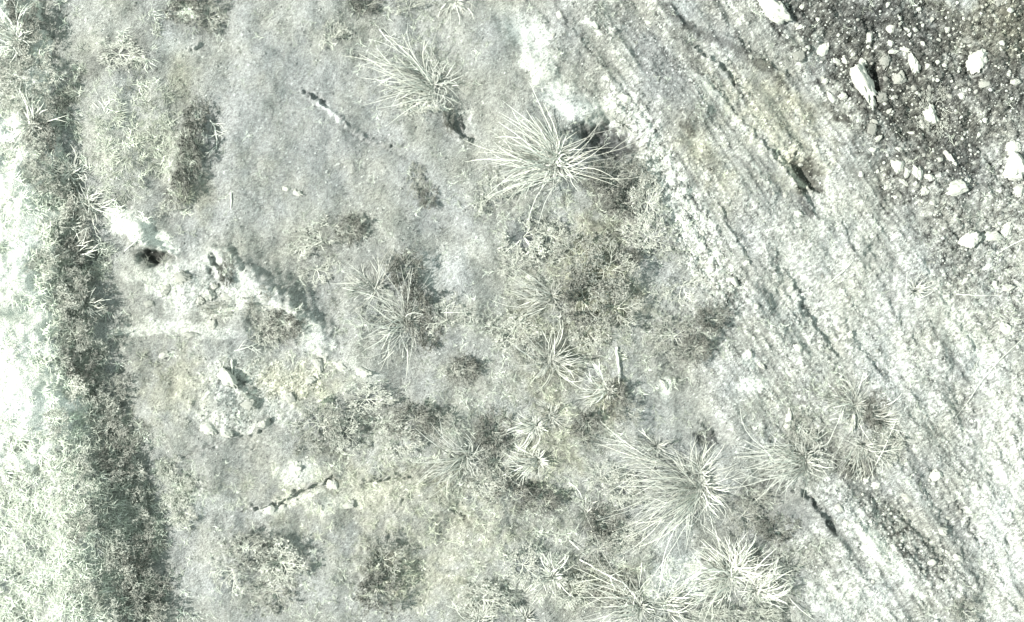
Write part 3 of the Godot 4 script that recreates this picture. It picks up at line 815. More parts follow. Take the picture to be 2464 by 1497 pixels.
func build_gravel() -> void:
	rng.seed = 404
	var xf := []
	var cols := []
	for n in 150000:
		var q := Vector2(rng.randf_range(-60, 2524), rng.randf_range(-60, 1560))
		var g := at_field(GRAV, q)
		if rng.randf() > g * 0.75: continue
		var s := 0.0035 + 0.006 * pow(rng.randf(), 3.0) + (0.009 * pow(rng.randf(), 4.0) if g > 0.8 else 0.0)
		var b := Basis.from_euler(Vector3(rng.randf() * TAU, rng.randf() * TAU, 0)).scaled(Vector3(s * rng.randf_range(0.8, 1.4), s * 0.8, s))
		xf.append(Transform3D(b, ground_at(q) + Vector3(0, s * 0.35, 0)))
		var t := at_field(TONE, q)
		var v := t * rng.randf_range(0.6, 1.35)
		if rng.randf() < 0.22: v = rng.randf_range(0.5, 0.78)
		cols.append(soil(clampf(v, 0.05, 0.8), at_field(YEL, q)))
	scatter("gravel", stone_mesh(71, 1, 6, 0.3, Color(1, 1, 1)), M.stone, xf, cols, "loose gravel and grit strewn over the slope")

func tuft_mesh(n: int, flat: float, w: float) -> ArrayMesh:
	var st := begin()
	for k in n:
		var a := rng.randf() * TAU
		var e0 := rng.randf_range(0.15, 1.0) * flat
		var base := Vector3(rng.randfn() * 0.18, -0.03, rng.randfn() * 0.18)
		var p := base
		var pts := [p]
		var el := e0
		for i in 4:
			p += Vector3(cos(a) * cos(el), sin(el), sin(a) * cos(el)) * rng.randf_range(0.16, 0.28)
			el -= 0.28
			a += rng.randfn() * 0.25
			pts.append(p)
		ribbon(st, pts, w, grey(rng.randf_range(0.55, 1.25)))
	return finish(st)

func build_litter() -> void:
	rng.seed = 808
	var mats := [M.straw, M.straw]
	var meshes := [tuft_mesh(11, 1.0, 0.055), tuft_mesh(16, 1.25, 0.06)]
	for kind in 2:
		var xf := []
		var cols := []
		for n in 120000:
			var q := Vector2(rng.randf_range(-160, 2560), rng.randf_range(-100, 1600))
			var v := at_field(VEG, q)
			var patch := nw.get_noise_2d(q.x * 1.3 + 200.0, q.y * 1.3)
			if kind == 1 and q.x > 470.0 - 0.2 * absf(q.y - 1400.0) * 0.0: continue
			if rng.randf() > v * (0.55 + patch * 0.9) + 0.012: continue
			var s := rng.randf_range(0.03, 0.075) if kind == 0 else rng.randf_range(0.05, 0.1)
			var b := Basis(Vector3.UP, rng.randf() * TAU).scaled(Vector3(s, s * rng.randf_range(0.5, 1.1), s))
			xf.append(Transform3D(b, ground_at(q)))
			var t := 0.56 if rng.randf() < 0.5 else 0.24
			t = lerpf(t, 0.85, smoothstep(0.25, 0.65, at_field(TONE, q)) * 0.92)
			cols.append(soil(t * rng.randf_range(0.55, 1.3), clampf(at_field(YEL, q) * 0.8 + 0.1, 0.0, 1.0)))
		scatter(["grass", "heath_cover"][kind], meshes[kind], mats[kind], xf, cols, ["thin dry grass and twiggy litter among the scrub", "matted low heath covering the left bank"][kind])

func build_stones() -> void:
	rng.seed = 515
	var big := "large pale stones in the dark gravel"
	stone(1864, 25, 74, 46, 18, 0.82, "broad flat white boulder at the top edge, biggest stone left of the dark gravel", "boulder", big)
	stone(2074, 196, 36, 88, -22, 0.8, "long upright white boulder with a dark cleft on its right side", "boulder", big)
	stone(2443, 402, 48, 80, 0, 0.82, "tall white boulder cut off by the right edge of the photo", "boulder", big)
	stone(2349, 145, 38, 48, 8, 0.82, "blocky bright white boulder high in the upper right, standing alone", "boulder", big)
	stone(2302, 452, 50, 40, -10, 0.78, "chunky white boulder at the foot of the dark gravel, with grey left flank", "boulder", big)
	stone(2331, 579, 40, 34, 5, 0.82, "squarish white boulder just left of a wide flat stone near the right edge", "boulder", big)
	var rows := [
		[1980, 119, 30, 32, 20, 0.8, "angular white stone on the left border of the dark gravel"],
		[2197, 152, 20, 42, -12, 0.76, "narrow upright pale slab between the cleft boulder and the blocky boulder"],
		[2164, 192, 34, 28, 30, 0.5, "dull grey stone right of the long cleft boulder"],
		[2143, 69, 16, 20, 10, 0.78, "small white stone near the top, above two pebbles in a column"],
		[2141, 105, 12, 16, 0, 0.8, "small white pebble in the middle of the upper column of three stones"],
		[2092, 89, 14, 18, -10, 0.75, "rounded pale pebble left of the upper column of stones"],
		[2148, 125, 20, 11, 5, 0.78, "flat little white stone lying crosswise below the column of stones"],
		[2179, 122, 24, 10, 30, 0.72, "thin pale sliver of stone above the narrow upright slab"],
		[2233, 275, 26, 48, -22, 0.82, "smooth elongated white stone leaning left in the middle of the dark gravel"],
		[2219, 298, 14, 26, -18, 0.78, "slim white stone tucked under the smooth elongated stone"],
		[2284, 380, 12, 38, -36, 0.78, "thin slanting white stone above the chunky grey-flanked boulder"],
		[2161, 401, 26, 30, -15, 0.82, "rounded white stone at the left end of the lower row of stones"],
		[2182, 417, 12, 22, 0, 0.74, "little upright stone right beside the rounded stone of the lower row"],
		[2208, 420, 20, 28, -25, 0.8, "oval white stone in the middle of the lower row of stones"],
		[2237, 427, 20, 15, 0, 0.78, "flat white stone at the right end of the lower row of stones"],
		[2439, 354, 28, 30, 10, 0.8, "white stone resting above the tall boulder at the right edge"],
		[2452, 456, 20, 26, 0, 0.7, "pale stone below the tall boulder at the right edge"],
		[2002, 236, 14, 28, -40, 0.76, "slanting white stone on the gravel border left of the cleft boulder's foot"],
		[2027, 230, 16, 16, 0, 0.7, "round pale pebble between the gravel border and the cleft boulder's foot"],
		[1929, 16, 11, 13, 0, 0.76, "tiny white pebble right of the broad flat boulder at the top"],
		[1922, 134, 26, 22, 0, 0.42, "rounded earth-grey stone on bare soil left of the angular white stone"],
		[2128, 146, 20, 28, 0, 0.42, "grey rounded stone between the cleft boulder and the narrow slab"],
		[2121, 236, 24, 22, 0, 0.36, "dull grey stone right below the dark cleft"],
		[2096, 312, 22, 26, 0, 0.4, "mottled grey stone in the lower left of the dark gravel"],
		[2193, 320, 20, 7, 5, 0.78, "thin white sliver lying level below the slim white stone"],
		[2313, 231, 14, 16, 0, 0.74, "white pebble left of the pale lump near the right edge"],
		[2370, 203, 24, 18, 10, 0.55, "pale brownish lump of stone below the blocky boulder"],
		[2443, 199, 24, 14, -15, 0.7, "wide flat pale stone near the right edge, level with the cleft boulder"],
		[2280, 70, 12, 14, 0, 0.7, "small pale pebble far up in the right of the dark gravel"],
		[2110, 335, 18, 14, -30, 0.72, "white chip below the mottled grey stone"],
		[2098, 360, 14, 12, 0, 0.76, "white chip at the lower left tip of the dark gravel"],
		[2076, 150, 12, 18, -20, 0.66, "pale stone perched on the top of the cleft boulder's upper end"],
		[2012, 150, 18, 12, 30, 0.72, "white chip right of and below the angular white stone"],
		[2034, 147, 15, 10, 40, 0.76, "second white chip, left of the cleft boulder's upper end"],
		[1985, 195, 14, 12, 0, 0.66, "pale chip on the gravel border below the angular white stone"],
		[2262, 385, 12, 10, 0, 0.66, "pale pebble left of the thin slanting white stone"],
		[2160, 358, 18, 8, 10, 0.72, "thin white chip above the rounded stone of the lower row"],
		[2225, 460, 16, 20, 0, 0.66, "pale stone under the lower row, left of the chunky boulder"],
		[2245, 486, 12, 14, 0, 0.62, "small pale stone below and left of the chunky boulder"],
		[2175, 440, 30, 8, 35, 0.68, "long thin pale flake under the lower row of stones"],
		[2389, 570, 48, 20, -4, 0.82, "wide flat white stone right of the squarish boulder near the right edge"],
		[2421, 551, 20, 34, 12, 0.8, "upright white wedge of stone at the right end of the wide flat stone"],
		[2392, 542, 14, 11, 0, 0.76, "white pebble just above the wide flat stone"],
		[2421, 792, 40, 28, 25, 0.82, "white stone halfway down the right edge, slanting"],
		[2394, 683, 15, 15, 0, 0.78, "white pebble near the right edge, midway between two larger stones"],
		[2425, 694, 26, 16, 0, 0.68, "flat pale stone beside the white pebble near the right edge"],
		[1920, 515, 16, 14, 0, 0.8, "white pebble in the furrow just left of the long dark crack"],
		[1796, 633, 14, 15, 10, 0.78, "small triangular white stone high on the middle of the furrowed slope"],
		[1767, 676, 14, 28, -30, 0.76, "slanting white flake left of and below the small triangular stone"],
		[1920, 839, 20, 19, 0, 0.82, "bright white stone in the middle of the furrowed slope"],
		[1819, 738, 18, 11, 10, 0.76, "white pebble above the washed-out white patch of soil"],
		[2045, 806, 13, 15, 0, 0.78, "white pebble at the upper end of a pale ridge"],
		[1803, 850, 11, 22, -10, 0.76, "upright white flake at the upper left of the washed-out white patch"],
		[1831, 878, 12, 22, -30, 0.74, "leaning white flake at the right of the washed-out white patch"],
		[2099, 966, 10, 11, 0, 0.8, "white pebble above the wiry tussock's dark right side"],
		[2253, 1145, 28, 24, 0, 0.84, "lone bright white stone on the lower right slope"],
		[2108, 1167, 20, 18, 20, 0.82, "white stone at the top of a furrow, below the wiry tussock"],
		[2186, 1197, 26, 22, 20, 0.6, "pale grey stone between two furrows on the lower right slope"],
		[2036, 1259, 15, 13, 20, 0.82, "small white stone right of the overhung earth ledge"],
		[2266, 1277, 20, 20, 0, 0.68, "rounded pale stone low on the right slope, first below the lone bright stone"],
		[2244, 1353, 18, 15, -30, 0.74, "white stone beside the dark furrow near the bottom right"],
		[2305, 1342, 20, 16, 0, 0.72, "pale stone right of the dark furrow near the bottom right"],
		[2020, 1222, 22, 14, 30, 0.66, "flat pale stone between the ledge and the white washed ridge"],
		[2083, 1154, 14, 11, 30, 0.74, "little white stone left of the stone at the furrow's top"],
		[1897, 1016, 14, 46, 4, 0.76, "tall narrow pale stone standing left of the wiry tussock"],
		[2052, 1016, 12, 42, 6, 0.74, "tall narrow pale slab inside the wiry tussock"],
		[1978, 1065, 9, 9, 0, 0.78, "tiny white pebble between the drooping tussock and the wiry tussock"],
		[2125, 1237, 11, 10, 0, 0.78, "tiny white pebble by the upper end of the long furrow"],
		[2280, 1246, 12, 10, 0, 0.62, "small grey-white pebble above the rounded pale stone"],
		[1506, 236, 24, 20, 20, 0.8, "white stone at the top of the pale rim round the dark hollow"],
		[1347, 36, 12, 16, -30, 0.74, "white pebble near the top edge in the middle of the photo"],
		[1430, 57, 11, 30, -30, 0.8, "slim white stone lying along a furrow near the top edge"],
		[1564, 54, 18, 12, 0, 0.68, "pale pebble near the top edge, left of the bare grey soil"],
		[1478, 125, 10, 10, 0, 0.72, "small white pebble in the furrow above the dark hollow"],
		[1463, 190, 9, 12, -30, 0.72, "small white chip lower down the furrow above the dark hollow"],
		[1271, 667, 16, 14, 0, 0.78, "white stone beside a small dark hole in the centre of the photo"],
		[1690, 560, 14, 11, 0, 0.66, "pale pebble on the slope right of the big tussock's scrub"],
		[1655, 500, 12, 12, 0, 0.7, "white pebble on the pale rim low right of the dark hollow"],
		[1640, 525, 10, 13, 0, 0.7, "white chip under the pebble on the pale rim"],
		[1702, 430, 11, 11, 0, 0.66, "pale pebble on the furrowed slope right of the pale rim"],
		[1890, 470, 10, 12, 0, 0.6, "grey pebble left of the bright ridge by the dark pocket"],
	]
	for r in rows: stone(r[0], r[1], r[2], r[3], r[4], r[5], r[6])
	var clods := [
		[499, 708, 28, 24, 0, 0.72, "white rounded clod in the crumbled pale earth below the dark hole"],
		[482, 722, 18, 16, 0, 0.6, "small clod left of and touching the white rounded clod"],
		[516, 690, 16, 14, 0, 0.62, "small clod right of and above the white rounded clod"],
		[398, 700, 30, 18, -30, 0.58, "slanting clod of pale earth at the left of the crumbled earth"],
		[440, 672, 34, 26, 10, 0.5, "wide low clod of earth right under the dark hole"],
		[360, 730, 20, 16, 0, 0.54, "pale clod at the lower left of the crumbled earth"],
		[545, 712, 22, 14, 20, 0.6, "pale clod at the right end of the crumbled earth"],
		[512, 780, 24, 18, 0, 0.62, "round pale clod on the level pale streak"],
		[462, 806, 26, 12, 10, 0.56, "flat clod at the left of the level pale streak"],
		[394, 855, 26, 14, -20, 0.6, "pale clod halfway between the bank and the white wedge"],
		[545, 906, 24, 50, -38, 0.78, "white wedge of crusted earth lying beside a thin upright stick"],
		[709, 1130, 32, 34, 0, 0.78, "white rounded lump alone above the long crack"],
		[651, 1226, 26, 22, -20, 0.76, "white lump at the left end of the long crack"],
		[803, 1165, 26, 22, 0, 0.74, "white lump at the right end of the long crack"],
		[680, 1218, 14, 12, 0, 0.66, "pale lump under the long crack, next to the lump at its left end"],
		[745, 1178, 12, 10, 0, 0.62, "little pale lump in the middle of the long crack"],
		[545, 1042, 30, 20, 10, 0.72, "pale clod at the bottom of the crumbled bright earth, second from its left"],
		[503, 1028, 36, 26, 30, 0.72, "pale clod at the bottom left of the crumbled bright earth"],
		[636, 1020, 28, 20, -40, 0.6, "pale clod at the right of the crumbled bright earth"],
		[596, 975, 30, 22, 0, 0.54, "broad dull clod inside the crumbled bright earth"],
		[700, 960, 26, 20, 20, 0.54, "grey clod right of the crumbled bright earth"],
		[748, 915, 26, 18, 0, 0.58, "pale clod of earth left of the white crust by the middle shrubs"],
		[768, 876, 20, 30, -20, 0.56, "upright pale clod under the end of the pale band"],
		[820, 880, 26, 22, 0, 0.7, "white crust lump left of the two that sit near the middle shrubs"],
		[872, 893, 36, 22, 20, 0.74, "large white crust lump near the middle shrubs"],
		[835, 1215, 30, 18, -20, 0.64, "pale yellowish lump below the right end of the long crack"],
		[690, 455, 16, 14, 0, 0.7, "white clod alone on the smooth sand, upper one of a pair"],
		[716, 466, 24, 12, 20, 0.66, "white clod alone on the smooth sand, lower one of a pair"],
		[1600, 928, 14, 24, -30, 0.74, "white crust on grey sand left of the washed-out white patch"],
	]
	for r in clods: stone(r[0], r[1], r[2], r[3], r[4], r[5], r[6], "soil_clod", "clods of crusted pale earth", 3, 0.5)
	# the smaller stones lying about the gravel, each a thing of its own
	var protos_s := []
	for n in 8:
		protos_s.append(stone_mesh(900 + n, 2, 8, 0.45, Color(1, 1, 1)))
	var made := 0
	while made < 280:
		var px := rng.randf_range(1330, 2464)
		var py := rng.randf_range(0, 1497)
		var q := plan(px, py)
		var g := at_field(GRAV, q)
		var darkness := at_field(TONE, q)
		if g < 0.35 or px < 470 or (darkness > 0.27 and rng.randf() < 0.8): continue
		var o := MeshInstance3D.new()
		o.name = numbered("small_stone")
		o.mesh = protos_s[made % 8]
		o.material_override = M.pebbles[made % 4]
		add_child(o, true)
		var w := rng.randf_range(0.010, 0.026) if darkness < 0.27 else rng.randf_range(0.009, 0.016)
		o.position = ground_at(q) + Vector3(0, w * 0.2, 0)
		o.rotation = Vector3(rng.randfn() * 0.2, rng.randf() * TAU, rng.randfn() * 0.2)
		o.scale = Vector3(w * rng.randf_range(0.8, 1.5), w * 0.7, w)
		if darkness < 0.27 and px > 1850.0 and py < 700.0: tag(o, "small pale stone lying in the dark gravel at the upper right", "stone", "small stones in the dark gravel")
		else: tag(o, "small pale stone lying on the light furrowed slope", "stone", "small stones on the furrowed slope")
		made += 1

func build_shrubs() -> void:
	protos = [shrub_proto(101, 10, 0.4, 0.2, 0.5), shrub_proto(102, 8, 0.15, 0.3, 0.64), shrub_proto(103, 11, 0.7, 0.12, 0.42), shrub_proto(104, 7, 0.02, 0.3, 0.66), shrub_proto(105, 10, 0.3, 0.32, 0.62)]
	rng.seed = 616
	var rows := [
		[474, 290, 25, 42, 0.20, 2, "dark shrub at the upper end of the upright dark row left of the smooth sand"],
		[464, 370, 25, 50, 0.20, 2, "dark shrub in the middle of the upright dark row left of the smooth sand"],
		[440, 450, 24, 44, 0.18, 2, "dark shrub at the lower end of the upright dark row left of the smooth sand"],
		[410, 505, 30, 24, 0.10, 1, "thin pale shrub under the foot of the upright dark row"],
		[455, 20, 40, 32, 0.15, 2, "dark shrub on the top edge, left of two near the upper left"],
		[505, 42, 34, 36, 0.15, 0, "dark shrub near the top edge, with a forked pale twig at its right"],
		[800, 88, 28, 40, 0.10, 1, "sparse grey shrub alone on the smooth sand near the top"],
		[878, 14, 30, 24, 0.12, 2, "small dark shrub on the top edge left of the leaning tussock"],
		[985, 18, 40, 24, 0.10, 1, "thin grey shrub on the top edge above the leaning tussock"],
		[1000, 245, 50, 34, 0.10, 4, "grey shrub spread under the leaning tussock's lower blades"],
		[850, 550, 30, 34, 0.15, 2, "small dark round shrub in the middle of the smooth sand"],
		[780, 580, 64, 44, 0.11, 1, "wispy grey shrub left of the small dark round shrub"],
		[722, 600, 30, 24, 0.08, 1, "faint wispy shrub at the far left of the wispy pair"],
		[760, 650, 44, 34, 0.08, 1, "faint low shrub below the wispy grey shrub"],
		[1002, 430, 20, 34, 0.10, 0, "narrow dark shrub above its twin on the sand right of centre"],
		[1030, 478, 18, 28, 0.10, 2, "narrow dark shrub below its twin on the sand right of centre"],
		[972, 660, 34, 46, 0.24, 2, "dense black shrub behind the branching pale tussock"],
		[1010, 740, 30, 56, 0.24, 2, "dense black shrub behind the white fan tussock"],
		[1030, 815, 24, 30, 0.14, 2, "little dark shrub at the lower right of the white fan tussock"],
		[945, 630, 24, 24, 0.12, 0, "small dark shrub at the top of the black row by the pale tussocks"],
		[1078, 770, 44, 48, 0.11, 1, "light grey shrub right of the black row by the pale tussocks"],
		[1125, 886, 34, 32, 0.16, 2, "dark tuft shrub with a wispy tail, right of the sandy channel"],
		[1090, 880, 34, 26, 0.08, 1, "wispy shrub left of the dark tuft shrub"],
		[632, 735, 40, 34, 0.13, 0, "dark wiry shrub under the pale band, left one"],
		[690, 780, 40, 36, 0.14, 2, "dark wiry shrub under the pale band, right one against its edge"],
		[640, 800, 46, 30, 0.10, 4, "greyer shrub below the two dark wiry shrubs"],
		[1463, 432, 54, 44, 0.22, 2, "big dark shrub right of the large white tussock"],
		[1490, 490, 46, 36, 0.22, 2, "black shrub under the big dark shrub, darkest of the group"],
		[1525, 430, 40, 40, 0.16, 0, "dark twiggy shrub between the big tussock and the pale rim"],
		[1560, 490, 40, 60, 0.11, 4, "pale brown shrub along the inside of the pale rim"],
		[1560, 570, 60, 40, 0.10, 4, "low pale shrub spread over the gravel under the pale rim"],
		[1390, 620, 60, 50, 0.17, 0, "dark grey shrub at the upper left of the big central thicket"],
		[1460, 650, 60, 60, 0.20, 0, "dark grey shrub at the upper right of the big central thicket"],
		[1400, 720, 60, 60, 0.20, 2, "dark shrub in the middle of the big central thicket"],
		[1480, 740, 54, 56, 0.18, 0, "grey shrub at the right of the big central thicket"],
		[1410, 800, 50, 40, 0.14, 4, "grey shrub at the bottom of the big central thicket"],
		[1512, 618, 34, 22, 0.14, 2, "dark flat shrub jutting from the thicket's upper right corner"],
		[1262, 570, 60, 60, 0.12, 4, "hazy grey shrub on the slope left of the central thicket"],
		[1190, 470, 46, 50, 0.10, 1, "thin grey shrub below the left blades of the large white tussock"],
		[1240, 640, 40, 30, 0.09, 1, "thin shrub above the white stone with the dark hole"],
		[1330, 570, 44, 40, 0.12, 4, "pale shrub at the top left of the central thicket"],
		[1705, 770, 36, 30, 0.16, 2, "dark shrub at the upper right end of the stony scrub patch"],
		[1676, 838, 34, 36, 0.16, 2, "dark shrub at the lower end of the stony scrub patch"],
		[1620, 810, 50, 40, 0.13, 0, "grey shrub in the stony scrub patch, left of its dark end"],
		[1640, 690, 50, 40, 0.08, 1, "thin wispy shrub on the bare bluish sand above the stony scrub patch"],
		[1230, 800, 60, 40, 0.12, 4, "tangled grey shrub under the dull brush-like tussock"],
		[1270, 850, 40, 30, 0.11, 0, "dark tangled shrub left of the round spiky tussock"],
		[1485, 950, 22, 46, 0.15, 2, "narrow dark shrub right of the small bright tussock, beside a post-like stick"],
		[1512, 990, 30, 24, 0.12, 0, "dark shrub below the post-like stick"],
		[1412, 1018, 34, 34, 0.15, 2, "dark triangular shrub right of the leafy rosette"],
		[770, 1020, 50, 52, 0.16, 0, "dark grey shrub, left one of a pair below the white crust"],
		[830, 1040, 46, 44, 0.15, 4, "grey shrub, right one of a pair below the white crust"],
		[880, 960, 60, 34, 0.10, 4, "flat grey shrub with dark bars across, above the pair"],
		[1000, 1008, 50, 40, 0.15, 2, "dark shrub in the middle scrub, left of a smaller one"],
		[1052, 1022, 34, 34, 0.13, 0, "smaller dark shrub right of the one in the middle scrub"],
		[960, 1060, 50, 40, 0.12, 4, "pale tangled shrub below the middle scrub"],
		[1180, 1040, 38, 46, 0.17, 2, "dark upright shrub right of the wide fan tussock, upper one"],
		[1195, 1110, 40, 50, 0.17, 0, "dark upright shrub right of the wide fan tussock, lower one"],
		[1240, 1185, 50, 34, 0.16, 2, "black-spotted shrub below the upright pair, left one"],
		[1310, 1200, 40, 28, 0.15, 2, "black-spotted shrub below the upright pair, right one"],
		[1160, 1160, 50, 30, 0.10, 4, "pale low shrub under the wide fan tussock"],
		[920, 1345, 46, 46, 0.17, 0, "grey wiry shrub at the bottom, upper half of a tall dark clump"],
		[905, 1415, 46, 46, 0.17, 2, "dark wiry shrub at the bottom, lower half of a tall dark clump"],
		[600, 1318, 46, 36, 0.14, 0, "dark shrub at the upper left of the bottom-left hummock"],
		[670, 1350, 60, 50, 0.16, 4, "wiry light shrub on the bottom-left hummock"],
		[660, 1420, 50, 40, 0.13, 0, "dark-bottomed shrub at the foot of the bottom-left hummock"],
		[560, 1370, 50, 50, 0.10, 1, "pale wispy shrub on the left slope of the bottom-left hummock"],
		[345, 1425, 50, 42, 0.16, 2, "dark round shrub at the foot of the bank near the bottom edge"],
		[350, 1475, 54, 34, 0.14, 0, "dark shrub on the bottom edge at the foot of the bank"],
		[434, 1180, 36, 40, 0.10, 1, "light wiry shrub just right of the bank's darkest part"],
		[440, 1232, 30, 34, 0.10, 4, "grey shrub under the light wiry shrub by the bank"],
		[405, 1120, 26, 30, 0.09, 1, "small light shrub at the mouth of the faint crack by the bank"],
		[1445, 1255, 40, 34, 0.16, 2, "dark shrub under crossing pale sticks"],
		[1440, 1320, 40, 36, 0.15, 0, "dark shrub below the crossing pale sticks"],
		[1500, 1300, 46, 30, 0.10, 4, "lumpy grey shrub left of the pale sand flat"],
		[1380, 1420, 56, 40, 0.12, 4, "grassy shrub near the bottom edge, left of the long bare stem"],
		[1480, 1410, 50, 44, 0.15, 0, "dark shrub under the long bare stem"],
		[1260, 1360, 44, 50, 0.12, 4, "bluish grey shrub left of the white-twigged tussock"],
		[1160, 1440, 60, 40, 0.12, 4, "grey grassy shrub at the bottom edge, left of centre"],
		[1500, 1175, 50, 40, 0.12, 4, "grey shrub under the tips of the widest tussock"],
		[1450, 1150, 40, 34, 0.10, 1, "thin shrub at the far tips of the widest tussock"],
		[1860, 1275, 46, 28, 0.15, 2, "dark shrub right of and above the spiky double tussock"],
		[1810, 1195, 54, 22, 0.10, 0, "dark low shrub under the drooping tussock's blades"],
		[1790, 1240, 34, 34, 0.12, 0, "dark shrub on the left wall of the sand bowl"],
		[1900, 1360, 44, 36, 0.09, 1, "thin grey shrub right of the spiky double tussock"],
		[2100, 995, 24, 42, 0.16, 2, "dark shrub on the right side of the wiry tussock"],
		[2140, 1080, 44, 40, 0.12, 4, "wiry pale shrub below right of the wiry tussock"],
		[2056, 1130, 38, 22, 0.10, 2, "dark shrub in the furrow head below the wiry tussock"],
		[1930, 1030, 40, 34, 0.10, 0, "dark-spotted shrub above the drooping tussock"],
		[2318, 1468, 36, 28, 0.14, 0, "dark grassy shrub at the bottom right corner"],
		[1830, 1480, 60, 26, 0.11, 4, "grey shrub at the bottom edge under the spiky double tussock"],
		[1720, 1480, 50, 24, 0.10, 4, "pale grassy shrub at the bottom edge left of the spiky double tussock"],
		[1080, 290, 13, 34, 0.12, 2, "narrow black shrub in the slot right of the leaning tussock"],
		[545, 660, 16, 30, 0.12, 2, "dark slanting shrub in the slot at the head of the pale band"],
		[528, 745, 44, 14, 0.09, 0, "low dark shrub in a level row under the white rounded clod"],
		[2250, 262, 40, 60, 0.08, 0, "dark streaky shrub in the dark gravel behind the elongated stone"],
		[285, 130, 60, 34, 0.07, 4, "low grey shrub on the darker sand near the top left"],
	]
	for r in rows: shrub(r[0], r[1], r[2], r[3], r[4], r[5], r[6])
	var edge := [100, 30, 128, 110, 140, 190, 150, 260, 150, 330, 165, 410, 190, 480, 215, 545, 222, 610, 215, 680, 214, 745, 225, 810, 240, 870, 255, 930, 275, 985, 300, 1045, 325, 1100, 350, 1160, 365, 1215, 378, 1270, 368, 1325, 330, 1375]
	var nth := ["first", "second", "third", "fourth", "fifth", "sixth", "seventh", "eighth", "ninth", "tenth", "eleventh", "twelfth", "thirteenth", "fourteenth"]
	var marks := [[290.0, "the upper bare sand"], [520.0, "the upright dark row"], [760.0, "the white sand patch"], [1000.0, "the white earth wedge"], [1200.0, "the faint cracks"], [9999.0, "the bottom-left hummock"]]
	var band_of := func(y: float) -> int:
		for n in marks.size():
			if y < float(marks[n][0]): return n
		return 0
	var count := {}
	for n in range(0, edge.size(), 2):
		var by: int = band_of.call(float(edge[n + 1]))
		count[by] = int(count.get(by, 0)) + 1
		shrub(edge[n] - 24.0 - rng.randf_range(0, 24), edge[n + 1] + rng.randf_range(-10, 10), rng.randf_range(28, 40), rng.randf_range(34, 50), rng.randf_range(0.12, 0.2), [2, 0, 4, 0][n / 2 % 4], "%s dark shrub down the bank's brow, counted beside %s" % [nth[count[by] - 1], marks[by][1]], "dark shrubs along the brow of the bank")
	var ys := []
	for n in 46: ys.append(rng.randf_range(0, 1490))
	ys.sort()
	count.clear()
	for n in 46:
		var py: float = ys[n]
		var px := 60.0 + py * 0.16 + rng.randf_range(-90, 60) - (60.0 if py < 400 else 0.0)
		var by: int = band_of.call(py)
		count[by] = int(count.get(by, 0)) + 1
		shrub(px, py, rng.randf_range(26, 46), rng.randf_range(26, 46), rng.randf_range(0.08, 0.15), [0, 1, 4, 4][n % 4], "%s low greyish shrub down the bank's heath, counted beside %s" % [nth[mini(int(count[by]), 14) - 1], marks[by][1]], "low shrubs on the bank")

